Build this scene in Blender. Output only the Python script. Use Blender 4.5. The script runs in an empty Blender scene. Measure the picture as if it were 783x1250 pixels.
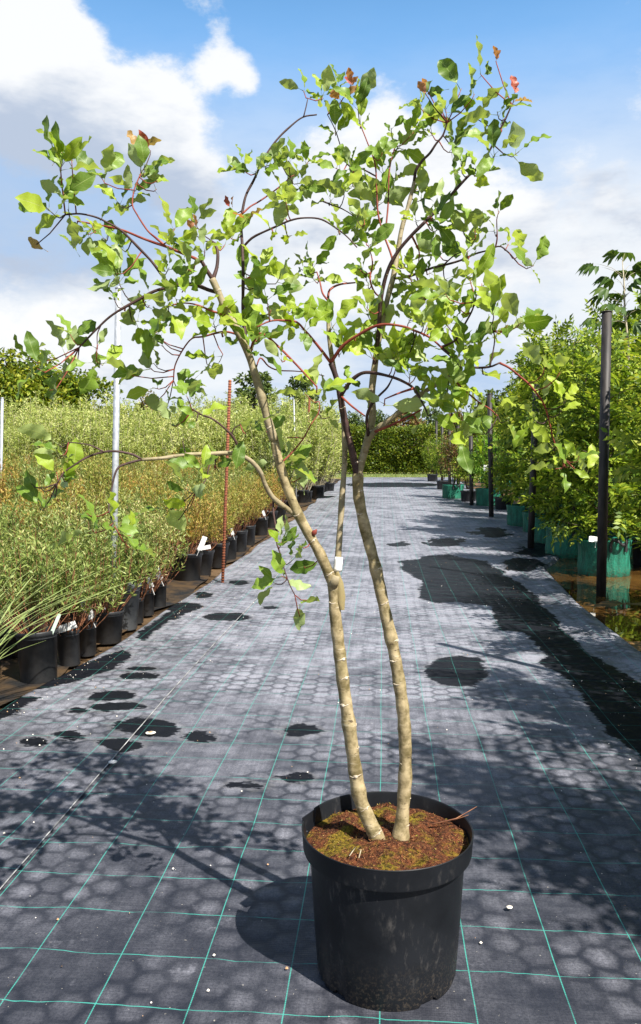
import bpy, math, random
import numpy as np
from mathutils import Vector, Matrix, Quaternion

# ---------------------------------------------------------------- camera, sky, sun
S = bpy.context.scene
COL = S.collection
R = math.radians
W_PX, H_PX, F_PX = 783.0, 1250.0, 975.0
CAM_H = 1.45
VPX, VPY = 467.0, 557.0
YAW = math.atan((VPX - W_PX / 2) / F_PX)
PITCH = math.atan((H_PX / 2 - VPY) / F_PX)
cam_d = bpy.data.cameras.new('camera')
cam_d.sensor_fit = 'VERTICAL'
cam_d.sensor_height = 24.0
cam_d.lens = 24.0 * F_PX / H_PX
cam_d.clip_start = 0.05
cam_d.clip_end = 2000
cam = bpy.data.objects.new('camera', cam_d)
cam.location = (0, 0, CAM_H)
cam.rotation_euler = (R(90) - PITCH, 0, YAW)
COL.objects.link(cam)
S.camera = cam
CAM_M = cam.rotation_euler.to_matrix()
FWD = CAM_M @ Vector((0, 0, -1))

SUN_EL, SUN_AZ = R(51), R(135)
SUN_V = Vector((math.sin(SUN_AZ) * math.cos(SUN_EL), math.cos(SUN_AZ) * math.cos(SUN_EL), math.sin(SUN_EL)))
sun_d = bpy.data.lights.new('sun', 'SUN')
sun_d.energy = 5.0
sun_d.angle = R(0.5)
sun_d.color = (1.0, 0.95, 0.87)
sun = bpy.data.objects.new('sun', sun_d)
sun.rotation_euler = (-SUN_V).to_track_quat('-Z', 'Y').to_euler()
sun.location = (5, -5, 12)
COL.objects.link(sun)

S.view_settings.view_transform = 'Standard'
S.view_settings.look = 'None'
S.view_settings.gamma = 1
S.view_settings.use_curve_mapping = False
S.view_settings.exposure = 1.0


class NB:
    """tiny node builder"""
    def __init__(s, nt):
        s.nt = nt

    def new(s, t, **kw):
        n = s.nt.nodes.new(t)
        for k, v in kw.items():
            setattr(n, k, v)
        return n

    def put(s, sock, v):
        if isinstance(v, bpy.types.NodeSocket):
            s.nt.links.new(v, sock)
        elif v is not None:
            if isinstance(v, (tuple, list)) and sock.type == 'RGBA' and len(v) == 3:
                v = (*v, 1)
            sock.default_value = v

    def m(s, op, a, b=None, c=None, clamp=False):
        n = s.new('ShaderNodeMath', operation=op, use_clamp=clamp)
        s.put(n.inputs[0], a)
        s.put(n.inputs[1], b)
        s.put(n.inputs[2], c)
        return n.outputs[0]

    def v(s, op, a, b=None, c=None, out=0):
        n = s.new('ShaderNodeVectorMath', operation=op)
        s.put(n.inputs[0], a)
        if b is not None:
            s.put(n.inputs[3] if op == 'SCALE' else n.inputs[1], b)
        if c is not None:
            s.put(n.inputs[2], c)
        return n.outputs[out]

    def dot(s, a, b):
        return s.v('DOT_PRODUCT', a, b, out=1)

    def xyz(s, a):
        n = s.new('ShaderNodeSeparateXYZ')
        s.put(n.inputs[0], a)
        return n.outputs

    def comb(s, x, y, z):
        n = s.new('ShaderNodeCombineXYZ')
        for i, q in enumerate((x, y, z)):
            s.put(n.inputs[i], q)
        return n.outputs[0]

    def noise(s, vec, scale, detail=4, rough=0.55, col=False, dist=0.0):
        n = s.new('ShaderNodeTexNoise')
        s.put(n.inputs['Vector'], vec)
        n.inputs['Scale'].default_value = scale
        n.inputs['Detail'].default_value = detail
        n.inputs['Roughness'].default_value = rough
        n.inputs['Distortion'].default_value = dist
        return n.outputs[1 if col else 0]

    def ss(s, x, a, b, lo=0.0, hi=1.0):
        n = s.new('ShaderNodeMapRange', interpolation_type='SMOOTHSTEP')
        s.put(n.inputs[0], x)
        for i, q in enumerate((a, b, lo, hi)):
            s.put(n.inputs[i + 1], q)
        return n.outputs[0]

    def mix(s, f, a, b):
        n = s.new('ShaderNodeMix', data_type='RGBA')
        s.put(n.inputs[0], f)
        s.put(n.inputs[6], a)
        s.put(n.inputs[7], b)
        return n.outputs[2]

    def bump(s, h, strength=0.3, dist=0.01):
        n = s.new('ShaderNodeBump')
        n.inputs['Strength'].default_value = strength
        n.inputs['Distance'].default_value = dist
        s.put(n.inputs['Height'], h)
        return n.outputs[0]


def pix_dir(x, y):
    d = Vector(((x - W_PX / 2) / F_PX, -(y - H_PX / 2) / F_PX, -1.0))
    return CAM_M @ d


# world: physical sky with a broken cumulus layer and a thin high veil towards the horizon
wd = bpy.data.worlds.new('World')
S.world = wd
wd.use_nodes = True
b = NB(wd.node_tree)
wd.node_tree.nodes.clear()
sky = b.new('ShaderNodeTexSky', sky_type='NISHITA')
sky.sun_disc = False
sky.sun_elevation = SUN_EL
sky.sun_rotation = SUN_AZ
sky.air_density = 1.0
sky.dust_density = 0.6
sky.ozone_density = 2.0
tc = b.new('ShaderNodeTexCoord')
d = b.v('NORMALIZE', tc.outputs['Generated'])
dz = b.xyz(d)[2]
stretch = b.v('MULTIPLY', d, (1, 1, 1.7))
n1 = b.noise(stretch, 3.1, 8, 0.62)
n2 = b.noise(b.v('ADD', stretch, (3.1, 1.7, 0.4)), 7.5, 8, 0.62)
field = b.m('ADD', b.m('MULTIPLY', n1, 0.55), b.m('MULTIPLY', n2, 0.75))
bias = None
for (px, py, rad, amp) in [(15, 50, 95, .36), (110, 140, 100, .36), (205, 135, 62, .30), (275, 75, 34, .27), (305, 95, 24, .22),
                           (225, 235, 55, .28), (470, 190, 75, .30), (560, 260, 90, .22), (390, 330, 120, .20), (60, 390, 120, .16),
                           (700, 280, 130, .17), (170, 30, 55, -.22), (370, 60, 70, -.22), (600, 20, 100, -.22), (330, 150, 40, -.10)]:
    c = pix_dir(px, py).normalized()
    dd = b.v('DISTANCE', d, tuple(c), out=1)
    g = b.ss(dd, rad / F_PX * 0.15, rad / F_PX * 1.35, amp, 0.0)
    bias = g if bias is None else b.m('ADD', bias, g)
n3 = b.noise(b.v('ADD', stretch, (7.3, 2.1, 5.5)), 21.0, 7, 0.65)
dens = b.m('ADD', b.m('ADD', field, bias), b.m('MULTIPLY', b.m('SUBTRACT', n3, 0.5), 0.30))
dens = b.m('SUBTRACT', dens, 0.17)
cov = b.ss(dens, 0.52, 0.72)
soft = b.noise(b.v('MULTIPLY', d, (1, 1, 3.0)), 2.3, 7, 0.6)
veil = b.m('MULTIPLY', b.ss(dz, 0.50, 0.22), b.ss(soft, 0.25, 0.58, 0.62, 0.98))
shade = b.noise(b.v('ADD', b.v('MULTIPLY', d, (1, 1, 2.6)), (0.35, 0.2, 1.3)), 3.4, 6, 0.6)
# cumulus grey undersides lie low in the cloud mass on the left; bright tops elsewhere
under = b.ss(b.v('DISTANCE', b.v('MULTIPLY', d, (1, 1, 2.0)), tuple(a_ * b_ for a_, b_ in zip(pix_dir(30, 250).normalized(), (1, 1, 2.0))), out=1), 0.05, 0.26, 0.34, 0.0)
cl_t = b.ss(b.m('SUBTRACT', shade, under), 0.32, 0.56)
cloud_c = b.mix(cl_t, (5.0, 5.8, 7.2), (9.7, 9.8, 9.9))
veil_c = b.mix(b.ss(b.m('SUBTRACT', soft, b.m('MULTIPLY', under, 0.8)), 0.30, 0.60), (5.2, 6.3, 8.0), (8.7, 9.1, 9.5))
blue = b.mix(b.ss(dz, 0.40, 0.66), (1.9, 4.8, 9.3), sky.outputs[0])
c1 = b.mix(veil, blue, veil_c)
c2 = b.mix(b.m('MULTIPLY', cov, 0.96), c1, cloud_c)
bg = b.new('ShaderNodeBackground')
b.put(bg.inputs[0], c2)
bg.inputs[1].default_value = 0.052
wo = b.new('ShaderNodeOutputWorld')
wd.node_tree.links.new(bg.outputs[0], wo.inputs[0])

# ---------------------------------------------------------------- helpers
rng = random.Random(7)
nrg = np.random.default_rng(7)


def gz(x, y):
    """ground height: level near the camera, a slight rise further off"""
    t = max(0.0, y - 11.0)
    return 0.0166 * t * t / (t + 3.0) if t else 0.0


def G(px, py):
    """pixel -> point on the ground"""
    dr = pix_dir(px, py)
    z = 0.0
    for _ in range(12):
        t = (z - CAM_H) / dr.z
        p = Vector((dr.x * t, dr.y * t, z))
        z = gz(p.x, p.y)
    p.z = gz(p.x, p.y)
    return p


def P(px, py, depth):
    """pixel at a distance along the view axis"""
    dr = pix_dir(px, py)
    return Vector((0, 0, CAM_H)) + dr * depth


def link(o, parent=None):
    COL.objects.link(o)
    if parent is not None:
        o.parent = parent
    return o


def tag(o, label=None, cat=None, group=None, kind=None):
    if label: o['label'] = label
    if cat: o['category'] = cat
    if group: o['group'] = group
    if kind: o['kind'] = kind
    return o


def empty(name, loc, rz=0.0, label=None, cat=None, group=None):
    o = bpy.data.objects.new(name, None)
    o.empty_display_size = 0.1
    o.location = loc
    o.rotation_euler = (0, 0, rz)
    link(o)
    return tag(o, label, cat, group)


class MB:
    def __init__(s):
        s.v, s.f, s.mi, s.uv = [], [], [], None

    def add(s, verts, faces, mi=0):
        k = len(s.v)
        s.v.extend([tuple(q) for q in verts])
        s.f.extend([tuple(i + k for i in f) for f in faces])
        s.mi.extend([mi] * len(faces))

    def box(s, c, size, rot=None, mi=0):
        hx, hy, hz = size[0] / 2, size[1] / 2, size[2] / 2
        vs = [Vector((x * hx, y * hy, z * hz)) for x in (-1, 1) for y in (-1, 1) for z in (-1, 1)]
        if rot is not None:
            vs = [rot @ q for q in vs]
        c = Vector(c)
        s.add([q + c for q in vs], [(0, 1, 3, 2), (4, 6, 7, 5), (0, 4, 5, 1), (2, 3, 7, 6), (0, 2, 6, 4), (1, 5, 7, 3)], mi)

    def tube(s, pts, rad, sides=8, mi=0, cap=True):
        pts = [Vector(p) for p in pts]
        n = len(pts)
        if not hasattr(rad, '__len__'):
            rad = [rad] * n
        vs, fs = [], []
        t0 = (pts[1] - pts[0]).normalized()
        up = Vector((0, 0, 1)) if abs(t0.z) < 0.9 else Vector((1, 0, 0))
        nx = t0.cross(up).normalized()
        for i in range(n):
            t = (pts[min(i + 1, n - 1)] - pts[max(i - 1, 0)])
            t = t.normalized() if t.length > 1e-9 else t0
            nx = (nx - t * nx.dot(t))
            nx = nx.normalized() if nx.length > 1e-6 else t.orthogonal().normalized()
            ny = t.cross(nx)
            for k in range(sides):
                a = 2 * math.pi * k / sides
                vs.append(pts[i] + (nx * math.cos(a) + ny * math.sin(a)) * rad[i])
        for i in range(n - 1):
            for k in range(sides):
                k2 = (k + 1) % sides
                fs.append((i * sides + k, i * sides + k2, (i + 1) * sides + k2, (i + 1) * sides + k))
        if cap:
            fs.append(tuple(range(sides - 1, -1, -1)))
            fs.append(tuple((n - 1) * sides + k for k in range(sides)))
        s.add(vs, fs, mi)

    def lathe(s, prof, sides=32, mi=0, cap_bottom=False, cap_top=False, wob=None):
        vs, fs = [], []
        n = len(prof)
        for i, (r, z) in enumerate(prof):
            for k in range(sides):
                a = 2 * math.pi * k / sides
                rr = r * (wob(a, z) if wob else 1.0)
                vs.append((rr * math.cos(a), rr * math.sin(a), z))
        for i in range(n - 1):
            for k in range(sides):
                k2 = (k + 1) % sides
                fs.append((i * sides + k, i * sides + k2, (i + 1) * sides + k2, (i + 1) * sides + k))
        if cap_bottom:
            fs.append(tuple(range(sides - 1, -1, -1)))
        if cap_top:
            fs.append(tuple((n - 1) * sides + k for k in range(sides)))
        s.add(vs, fs, mi)

    def mesh(s, name, mats, smooth=True):
        me = bpy.data.meshes.new(name)
        me.from_pydata(s.v, [], s.f)
        for m_ in (mats if isinstance(mats, (list, tuple)) else [mats]):
            me.materials.append(m_)
        if any(s.mi):
            me.polygons.foreach_set('material_index', s.mi)
        if smooth:
            me.polygons.foreach_set('use_smooth', [True] * len(me.polygons))
        me.update()
        return me

    def build(s, name, mats, parent=None, smooth=True):
        return link(bpy.data.objects.new(name, s.mesh(name, mats, smooth)), parent)


def np_mesh(name, V, Q, mats, mi=None, smooth=False, uv=None):
    """V (n,3), Q (m,k) faces of k corners, uv per corner"""
    me = bpy.data.meshes.new(name)
    V = np.asarray(V, np.float32)
    Q = np.asarray(Q, np.int32)
    m_, k = Q.shape
    me.vertices.add(len(V))
    me.vertices.foreach_set('co', V.ravel())
    me.loops.add(m_ * k)
    me.loops.foreach_set('vertex_index', Q.ravel())
    me.polygons.add(m_)
    me.polygons.foreach_set('loop_start', np.arange(0, m_ * k, k, dtype=np.int32))
    for q in (mats if isinstance(mats, (list, tuple)) else [mats]):
        me.materials.append(q)
    if mi is not None:
        me.polygons.foreach_set('material_index', np.asarray(mi, np.int32))
    if smooth:
        me.polygons.foreach_set('use_smooth', np.ones(m_, bool))
    if uv is not None:
        l = me.uv_layers.new(name='UVMap')
        l.data.foreach_set('uv', np.asarray(uv, np.float32).ravel())
    me.update(calc_edges=True)
    return me


def unit(a):
    return a / np.maximum(np.linalg.norm(a, axis=-1, keepdims=True), 1e-9)


def leaf_quads(pos, dirs, nrm, L, Wd):
    """diamond leaves: base, side, tip, side with a light fold -> V, Q"""
    dirs = unit(dirs)
    side = unit(np.cross(dirs, nrm))
    nn = np.cross(side, dirs)
    L = np.asarray(L)[:, None]
    Wd = np.asarray(Wd)[:, None]
    mid = pos + dirs * L * 0.45
    a = pos
    bq = mid + side * Wd * 0.5 + nn * Wd * 0.18
    c = pos + dirs * L - nn * L * 0.10
    e = mid - side * Wd * 0.5 + nn * Wd * 0.18
    V = np.stack([a, bq, c, e], 1).reshape(-1, 3)
    Q = np.arange(len(V)).reshape(-1, 4)
    return V, Q


def catmull(pts, step):
    pts = [np.array(p, float) for p in pts]
    if len(pts) == 2:
        n = max(2, int(np.linalg.norm(pts[1][:3] - pts[0][:3]) / step) + 1)
        return [pts[0] + (pts[1] - pts[0]) * t for t in np.linspace(0, 1, n)]
    q = [2 * pts[0] - pts[1]] + pts + [2 * pts[-1] - pts[-2]]
    out = []
    for i in range(1, len(q) - 2):
        p0, p1, p2, p3 = q[i - 1], q[i], q[i + 1], q[i + 2]
        n = max(2, int(np.linalg.norm(p2[:3] - p1[:3]) / step) + 1)
        for t in np.linspace(0, 1, n, endpoint=False):
            out.append(0.5 * (2 * p1 + (p2 - p0) * t + (2 * p0 - 5 * p1 + 4 * p2 - p3) * t * t + (3 * p1 - p0 - 3 * p2 + p3) * t ** 3))
    out.append(pts[-1])
    return out


# ---------------------------------------------------------------- materials
def mat(name):
    m_ = bpy.data.materials.new(name)
    m_.use_nodes = True
    m_.node_tree.nodes.clear()
    q = NB(m_.node_tree)
    out = q.new('ShaderNodeOutputMaterial')
    return m_, q, out


def principled(q, out, col, rough=0.6, normal=None, spec=0.5, metal=0.0):
    p = q.new('ShaderNodeBsdfPrincipled')
    q.put(p.inputs['Base Color'], col)
    q.put(p.inputs['Roughness'], rough)
    q.put(p.inputs['Specular IOR Level'], spec)
    q.put(p.inputs['Metallic'], metal)
    if normal is not None:
        q.put(p.inputs['Normal'], normal)
    q.nt.links.new(p.outputs[0], out.inputs[0])
    return p


def simple(name, c1, c2, scale=20, rough=0.6, bump=0.0, spec=0.5, metal=0.0, detail=5, lo=0.35, hi=0.65, stretch=None):
    m_, q, out = mat(name)
    t = q.new('ShaderNodeTexCoord').outputs['Object']
    if stretch:
        t = q.v('MULTIPLY', t, stretch)
    n = q.noise(t, scale, detail)
    f = q.ss(n, lo, hi)
    nm = q.bump(n, bump, 0.005) if bump else None
    principled(q, out, q.mix(f, c1, c2), rough, nm, spec, metal)
    return m_


def foliage(name, cols, trans=0.35, rough=0.5, spec=0.35, obj_rand=True, warm=None):
    """leaves that differ one by one; cols = [(pos, rgb)...] over a random number"""
    m_, q, out = mat(name)
    r = q.new('ShaderNodeNewGeometry').outputs['Random Per Island']
    if obj_rand:
        o = q.new('ShaderNodeObjectInfo').outputs['Random']
        r = q.m('FRACT', q.m('ADD', q.m('MULTIPLY', r, 0.8), q.m('MULTIPLY', o, 0.2)))
    ramp = q.new('ShaderNodeValToRGB')
    q.put(ramp.inputs[0], r)
    el = ramp.color_ramp.elements
    while len(el) < len(cols):
        el.new(0.5)
    for e, (p_, c) in zip(el, cols):
        e.position = p_
        e.color = (*c, 1)
    col = ramp.outputs[0]
    if warm:
        o2 = q.new('ShaderNodeObjectInfo').outputs['Random']
        col = q.mix(q.ss(o2, 0.45, 1.0, 0.0, 0.32), col, q.v('MULTIPLY', col, warm))
    p = q.new('ShaderNodeBsdfPrincipled')
    q.put(p.inputs['Base Color'], col)
    p.inputs['Roughness'].default_value = rough
    p.inputs['Specular IOR Level'].default_value = spec
    tr = q.new('ShaderNodeBsdfTranslucent')
    q.put(tr.inputs[0], q.mix(0.5, col, q.v('MULTIPLY', col, (1.5, 1.5, 0.5))))
    mx = q.new('ShaderNodeMixShader')
    mx.inputs[0].default_value = trans
    q.nt.links.new(p.outputs[0], mx.inputs[1])
    q.nt.links.new(tr.outputs[0], mx.inputs[2])
    q.nt.links.new(mx.outputs[0], out.inputs[0])
    return m_


def make_mat_material(name, phase):
    """woven black ground cover, dusty, pressed down on honeycomb pavers, green marker threads, wet patches with a painted shadow among them"""
    m_, q, out = mat(name)
    t = q.new('ShaderNodeTexCoord').outputs['Object']
    x, y, z = q.xyz(t)
    wob = q.noise(t, 7, 3, 0.5)
    wob2 = q.noise(q.v('ADD', t, (9, 4, 0)), 30, 2, 0.5)
    # marker threads: 25 cm apart lengthwise, 22 cm across, the cross ones wavy
    xs = q.m('ADD', q.m('ADD', x, phase), q.m('MULTIPLY', q.m('SUBTRACT', q.noise(q.comb(0, y, 0), 1.4, 2), 0.5), 0.016))
    lx = q.m('ABSOLUTE', q.m('SUBTRACT', q.m('MODULO', q.m('ADD', xs, 100.0), 0.25), 0.125))
    ys = q.m('ADD', y, q.m('ADD', q.m('MULTIPLY', q.m('SUBTRACT', q.noise(t, 4.5, 3, 0.5), 0.5), 0.035), q.m('MULTIPLY', wob2, 0.004)))
    ly = q.m('ABSOLUTE', q.m('SUBTRACT', q.m('MODULO', q.m('ADD', ys, 100.05), 0.215), 0.1075))
    thread_x = q.ss(lx, 0.0022, 0.0011)
    thread_y = q.m('MULTIPLY', q.ss(ly, 0.0019, 0.0009), q.ss(q.noise(q.v('ADD', t, (3, 3, 3)), 9, 3), 0.30, 0.5, 0.25, 0.9))
    dash = q.ss(q.m('SINE', q.m('MULTIPLY', y, 900.0)), -0.9, 0.2, 0.45, 1.0)
    thread = q.m('MULTIPLY', q.m('MAXIMUM', q.m('MULTIPLY', thread_x, dash), thread_y), q.ss(q.noise(q.v('ADD', t, (2, 9, 4)), 5, 5, 0.7), 0.30, 0.55, 0.45, 1.0))
    # hexagons with points left and right, side 6 cm
    sd = 0.061
    wv = q.v('SCALE', q.v('SUBTRACT', q.noise(t, 8, 4, 0.6, col=True), (0.5, 0.5, 0.5)), 0.050)
    pt = q.v('ADD', q.v('ADD', t, wv), (90 * sd, 90 * sd * 1.7320508, 0))
    per = (3 * sd, sd * 1.7320508, 10.0)
    half = (1.5 * sd, sd * 0.8660254, 0.0)
    ptz = q.v('MULTIPLY', pt, (1, 1, 0))
    a_ = q.v('SUBTRACT', q.v('MODULO', ptz, per), half)
    b_ = q.v('SUBTRACT', q.v('MODULO', q.v('ADD', ptz, half), per), half)
    sel = q.m('LESS_THAN', q.dot(a_, a_), q.dot(b_, b_))
    mv = q.new('ShaderNodeMix', data_type='VECTOR')
    q.put(mv.inputs[0], sel)
    q.put(mv.inputs[4], b_)
    q.put(mv.inputs[5], a_)
    gv = q.v('ABSOLUTE', mv.outputs[1])
    gx, gy, _ = q.xyz(gv)
    hd = q.m('MAXIMUM', q.m('ADD', q.m('MULTIPLY', gy, 0.5), q.m('MULTIPLY', gx, 0.8660254)), gy)
    hd = q.m('DIVIDE', hd, sd * 0.8660254)            # 0 centre .. 1 edge
    cid = q.new('ShaderNodeTexWhiteNoise', noise_dimensions='2D')
    q.put(cid.inputs['Vector'], q.v('SNAP', q.v('ADD', q.v('SUBTRACT', ptz, mv.outputs[1]), (0.001, 0.001, 0.001)), (0.02, 0.02, 0.02)))
    cellr = cid.outputs['Value']
    fade = q.ss(q.noise(q.v('ADD', t, (20, 0, 0)), 1.7, 4, 0.6), 0.38, 0.60, 0.10, 1.0)
    groove = q.m('MULTIPLY', q.ss(hd, 0.66, 0.95), fade)
    dome = q.m('MULTIPLY', q.ss(hd, 1.0, 0.1), fade)
    # dust, plus sky sheen painted in by distance
    big = q.noise(t, 0.8, 5, 0.6)
    med = q.noise(q.v('ADD', t, (5, 5, 5)), 6, 6, 0.65)
    fine = q.noise(t, 160, 3, 0.6)
    weave = q.m('MULTIPLY', q.m('ADD', q.m('SINE', q.m('MULTIPLY', y, 700.0)), q.m('SINE', q.m('MULTIPLY', x, 1100.0))), 0.25)
    dust = q.m('ADD', q.m('MULTIPLY', q.ss(big, 0.25, 0.75), 0.42), q.m('MULTIPLY', q.ss(med, 0.2, 0.8), 0.62))
    far = q.ss(y, 1.8, 6.5, 0.24, 1.6)                # paler with distance: grazing sky sheen painted into the dust colour
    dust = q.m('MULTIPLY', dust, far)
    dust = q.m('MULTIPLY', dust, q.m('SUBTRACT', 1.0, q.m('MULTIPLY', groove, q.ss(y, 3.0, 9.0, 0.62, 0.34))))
    dust = q.m('ADD', dust, q.m('MULTIPLY', dome, q.m('MULTIPLY', cellr, 0.34)))
    stain = q.noise(q.v('ADD', t, (31, 12, 0)), 2.6, 7, 0.7)
    dust = q.m('MULTIPLY', dust, q.ss(stain, 0.36, 0.62, 0.62, 1.15))
    streak = q.noise(q.v('MULTIPLY', q.v('ADD', t, (3, 17, 0)), (6, 150, 1)), 1.0, 4, 0.6)
    streak2 = q.noise(q.v('MULTIPLY', q.v('ADD', t, (13, 7, 0)), (60, 3, 1)), 1.0, 4, 0.6)
    dust = q.m('MULTIPLY', dust, q.m('MULTIPLY', q.ss(streak, 0.3, 0.7, 0.80, 1.15), q.ss(streak2, 0.3, 0.7, 0.84, 1.12)))
    pale = q.m('MULTIPLY', q.ss(q.noise(q.v('ADD', t, (7, 41, 0)), 5.5, 6, 0.7), 0.60, 0.72), 0.30)
    dust = q.m('ADD', dust, pale)
    dust = q.m('MULTIPLY', dust, q.ss(fine, 0.25, 0.7, 0.55, 1.25), clamp=True)
    col = q.mix(dust, MAT_DARK, MAT_DUST_SHEEN)
    # pale specks of dust and crumbs
    speck = q.ss(q.noise(q.v('ADD', t, (1.5, 7, 2)), 75, 2, 0.5), 0.735, 0.78)
    col = q.mix(q.m('MULTIPLY', speck, 0.6), col, (0.42, 0.39, 0.33))
    # wet patches, and the shadow painted along with them
    at = q.new('ShaderNodeAttribute', attribute_name='wet')
    ragn = q.m('ADD', q.m('MULTIPLY', q.m('SUBTRACT', q.noise(t, 7, 4, 0.6), 0.5), 0.14),
               q.m('MULTIPLY', q.m('SUBTRACT', q.noise(q.v('MULTIPLY', t, (0.5, 1.6, 1)), 42, 5, 0.65), 0.5), 0.11))
    ragf = q.m('MULTIPLY', q.m('SUBTRACT', q.noise(q.v('MULTIPLY', q.v('ADD', t, (8, 3, 0)), (1.0, 0.5, 1)), 2.6, 5, 0.65), 0.5), q.ss(y, 6.0, 14.0, 0.10, 0.95))
    rag = q.m('ADD', at.outputs['Fac'], q.m('ADD', ragn, ragf))
    wet = q.m('ADD', q.m('MULTIPLY', q.ss(rag, -0.007, 0.006), 0.86), q.m('MULTIPLY', q.ss(rag, -0.05, 0.02), 0.14))
    rim = q.m('MULTIPLY', q.ss(rag, -0.045, -0.010), q.ss(rag, 0.0, -0.012))
    col = q.mix(q.m('MULTIPLY', rim, 0.20), col, (0.30, 0.29, 0.28))
    col = q.mix(q.m('MULTIPLY', wet, 0.985), col, q.mix(speck, (0.007, 0.008, 0.011), (0.10, 0.09, 0.07)))
    col = q.mix(q.m('MULTIPLY', thread, q.m('SUBTRACT', 1.0, q.m('MULTIPLY', wet, 0.5))), col, (0.055, 0.33, 0.27))
    rough = q.m('SUBTRACT', q.ss(med, 0.2, 0.8, 0.44, 0.60), q.m('MULTIPLY', wet, 0.10))
    h = q.m('ADD', q.m('MULTIPLY', dome, 0.9), q.m('ADD', q.m('MULTIPLY', med, 0.5), q.m('MULTIPLY', weave, 0.08)))
    nm = q.bump(h, 0.55, 0.006)
    principled(q, out, col, rough, nm, q.m('SUBTRACT', 0.27, q.m('MULTIPLY', wet, 0.25)))
    return m_


MAT_DARK = (0.009, 0.011, 0.018)
MAT_DUST_SHEEN = (0.27, 0.272, 0.310)
M = {}
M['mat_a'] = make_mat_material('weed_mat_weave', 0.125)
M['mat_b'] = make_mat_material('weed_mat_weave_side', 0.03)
M['pot'] = simple('black_pot_plastic', (0.012, 0.013, 0.015), (0.028, 0.029, 0.031), 9, 0.42, 0.05)
M['pot_grey'] = simple('grey_pot_plastic', (0.05, 0.055, 0.06), (0.09, 0.095, 0.10), 9, 0.5, 0.05)
M['white_tag'] = simple('white_tag_plastic', (0.72, 0.72, 0.70), (0.82, 0.82, 0.80), 30, 0.5)
M['pale_tag'] = simple('pale_green_tag', (0.45, 0.58, 0.48), (0.55, 0.66, 0.55), 30, 0.5)
M['steel'] = simple('galvanised_steel', (0.38, 0.40, 0.42), (0.52, 0.54, 0.56), 25, 0.45, 0.05, metal=0.4)
M['rust'] = simple('rusty_steel', (0.16, 0.045, 0.02), (0.30, 0.10, 0.045), 60, 0.85, 0.3)
M['post'] = simple('dark_post', (0.012, 0.010, 0.009), (0.035, 0.028, 0.024), 22, 0.6, 0.25, stretch=(1, 1, 0.2))
m_, q, out = mat('green_woven_bag')
t = q.new('ShaderNodeTexCoord').outputs['Object']
f1 = q.noise(q.v('MULTIPLY', t, (1, 1, 0.3)), 13, 5, 0.6)
f2 = q.noise(t, 38, 4, 0.65)
bz = q.xyz(t)[2]
bc = q.mix(q.ss(f1, 0.3, 0.7), (0.008, 0.095, 0.058), (0.016, 0.20, 0.125))
bc = q.mix(q.m('MULTIPLY', q.ss(f2, 0.42, 0.66), q.ss(bz, 0.20, 0.0, 0.12, 0.75)), bc, (0.075, 0.05, 0.025))
principled(q, out, bc, 0.55, q.bump(q.m('ADD', f1, q.m('MULTIPLY', f2, 0.25)), 0.9, 0.03), 0.35)
M['bag'] = m_
M['strap'] = simple('black_strap', (0.012, 0.012, 0.012), (0.02, 0.02, 0.02), 40, 0.7)
M['stem_red'] = simple('reddish_stem', (0.13, 0.045, 0.02), (0.26, 0.11, 0.05), 30, 0.7)
M['stem_pale'] = simple('pale_stem', (0.30, 0.25, 0.16), (0.45, 0.40, 0.28), 30, 0.7)
M['stem_dark'] = simple('dark_stem', (0.05, 0.035, 0.022), (0.12, 0.085, 0.055), 18, 0.8, 0.3)
M['mulch'] = simple('dry_mulch', (0.25, 0.17, 0.10), (0.55, 0.45, 0.33), 60, 0.9, 0.5)
M['peat'] = simple('pot_peat', (0.03, 0.018, 0.01), (0.12, 0.06, 0.03), 70, 0.95, 0.6)
M['osier'] = foliage('osier_leaf', [(0.0, (0.108, 0.162, 0.026)), (0.35, (0.227, 0.270, 0.047)), (0.62, (0.389, 0.367, 0.078)), (0.82, (0.497, 0.454, 0.135)), (0.93, (0.389, 0.184, 0.052)), (1.0, (0.518, 0.486, 0.197))], 0.3, warm=(1.620, 0.778, 0.724))
M['willow'] = foliage('willow_leaf', [(0.0, (0.209, 0.275, 0.063)), (0.4, (0.353, 0.426, 0.104)), (0.75, (0.522, 0.551, 0.188)), (1.0, (0.719, 0.688, 0.334))], 0.35)
M['broad'] = foliage('broadleaf', [(0.0, (0.045, 0.084, 0.008)), (0.4, (0.120, 0.182, 0.015)), (0.75, (0.285, 0.322, 0.025)), (1.0, (0.450, 0.420, 0.050))], 0.3)
M['dim'] = foliage('dim_leaf', [(0.0, (0.035, 0.065, 0.014)), (0.5, (0.084, 0.130, 0.026)), (1.0, (0.182, 0.221, 0.060))], 0.25)
M['copper'] = foliage('copper_leaf', [(0.0, (0.12, 0.06, 0.03)), (0.4, (0.24, 0.12, 0.05)), (0.6, (0.14, 0.16, 0.035)), (1.0, (0.28, 0.27, 0.07))], 0.25)
M['hedge'] = foliage('hedge_leaf', [(0.0, (0.037, 0.078, 0.008)), (0.45, (0.112, 0.168, 0.014)), (0.8, (0.250, 0.276, 0.025)), (1.0, (0.350, 0.264, 0.050))], 0.25)
M['rowan'] = foliage('rowan_leaf', [(0.0, (0.041, 0.086, 0.013)), (0.18, (0.085, 0.153, 0.014)), (0.4, (0.185, 0.279, 0.024)), (0.75, (0.354, 0.434, 0.043)), (0.93, (0.511, 0.509, 0.085)), (1.0, (0.569, 0.279, 0.047))], 0.38)
M['lime'] = foliage('bright_leaf', [(0.0, (0.08, 0.20, 0.015)), (0.5, (0.16, 0.32, 0.03)), (1.0, (0.28, 0.42, 0.05))], 0.38)
M['chestnut'] = foliage('palmate_leaf', [(0.0, (0.035, 0.075, 0.015)), (0.6, (0.07, 0.13, 0.025)), (1.0, (0.13, 0.19, 0.04))], 0.3)
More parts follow.
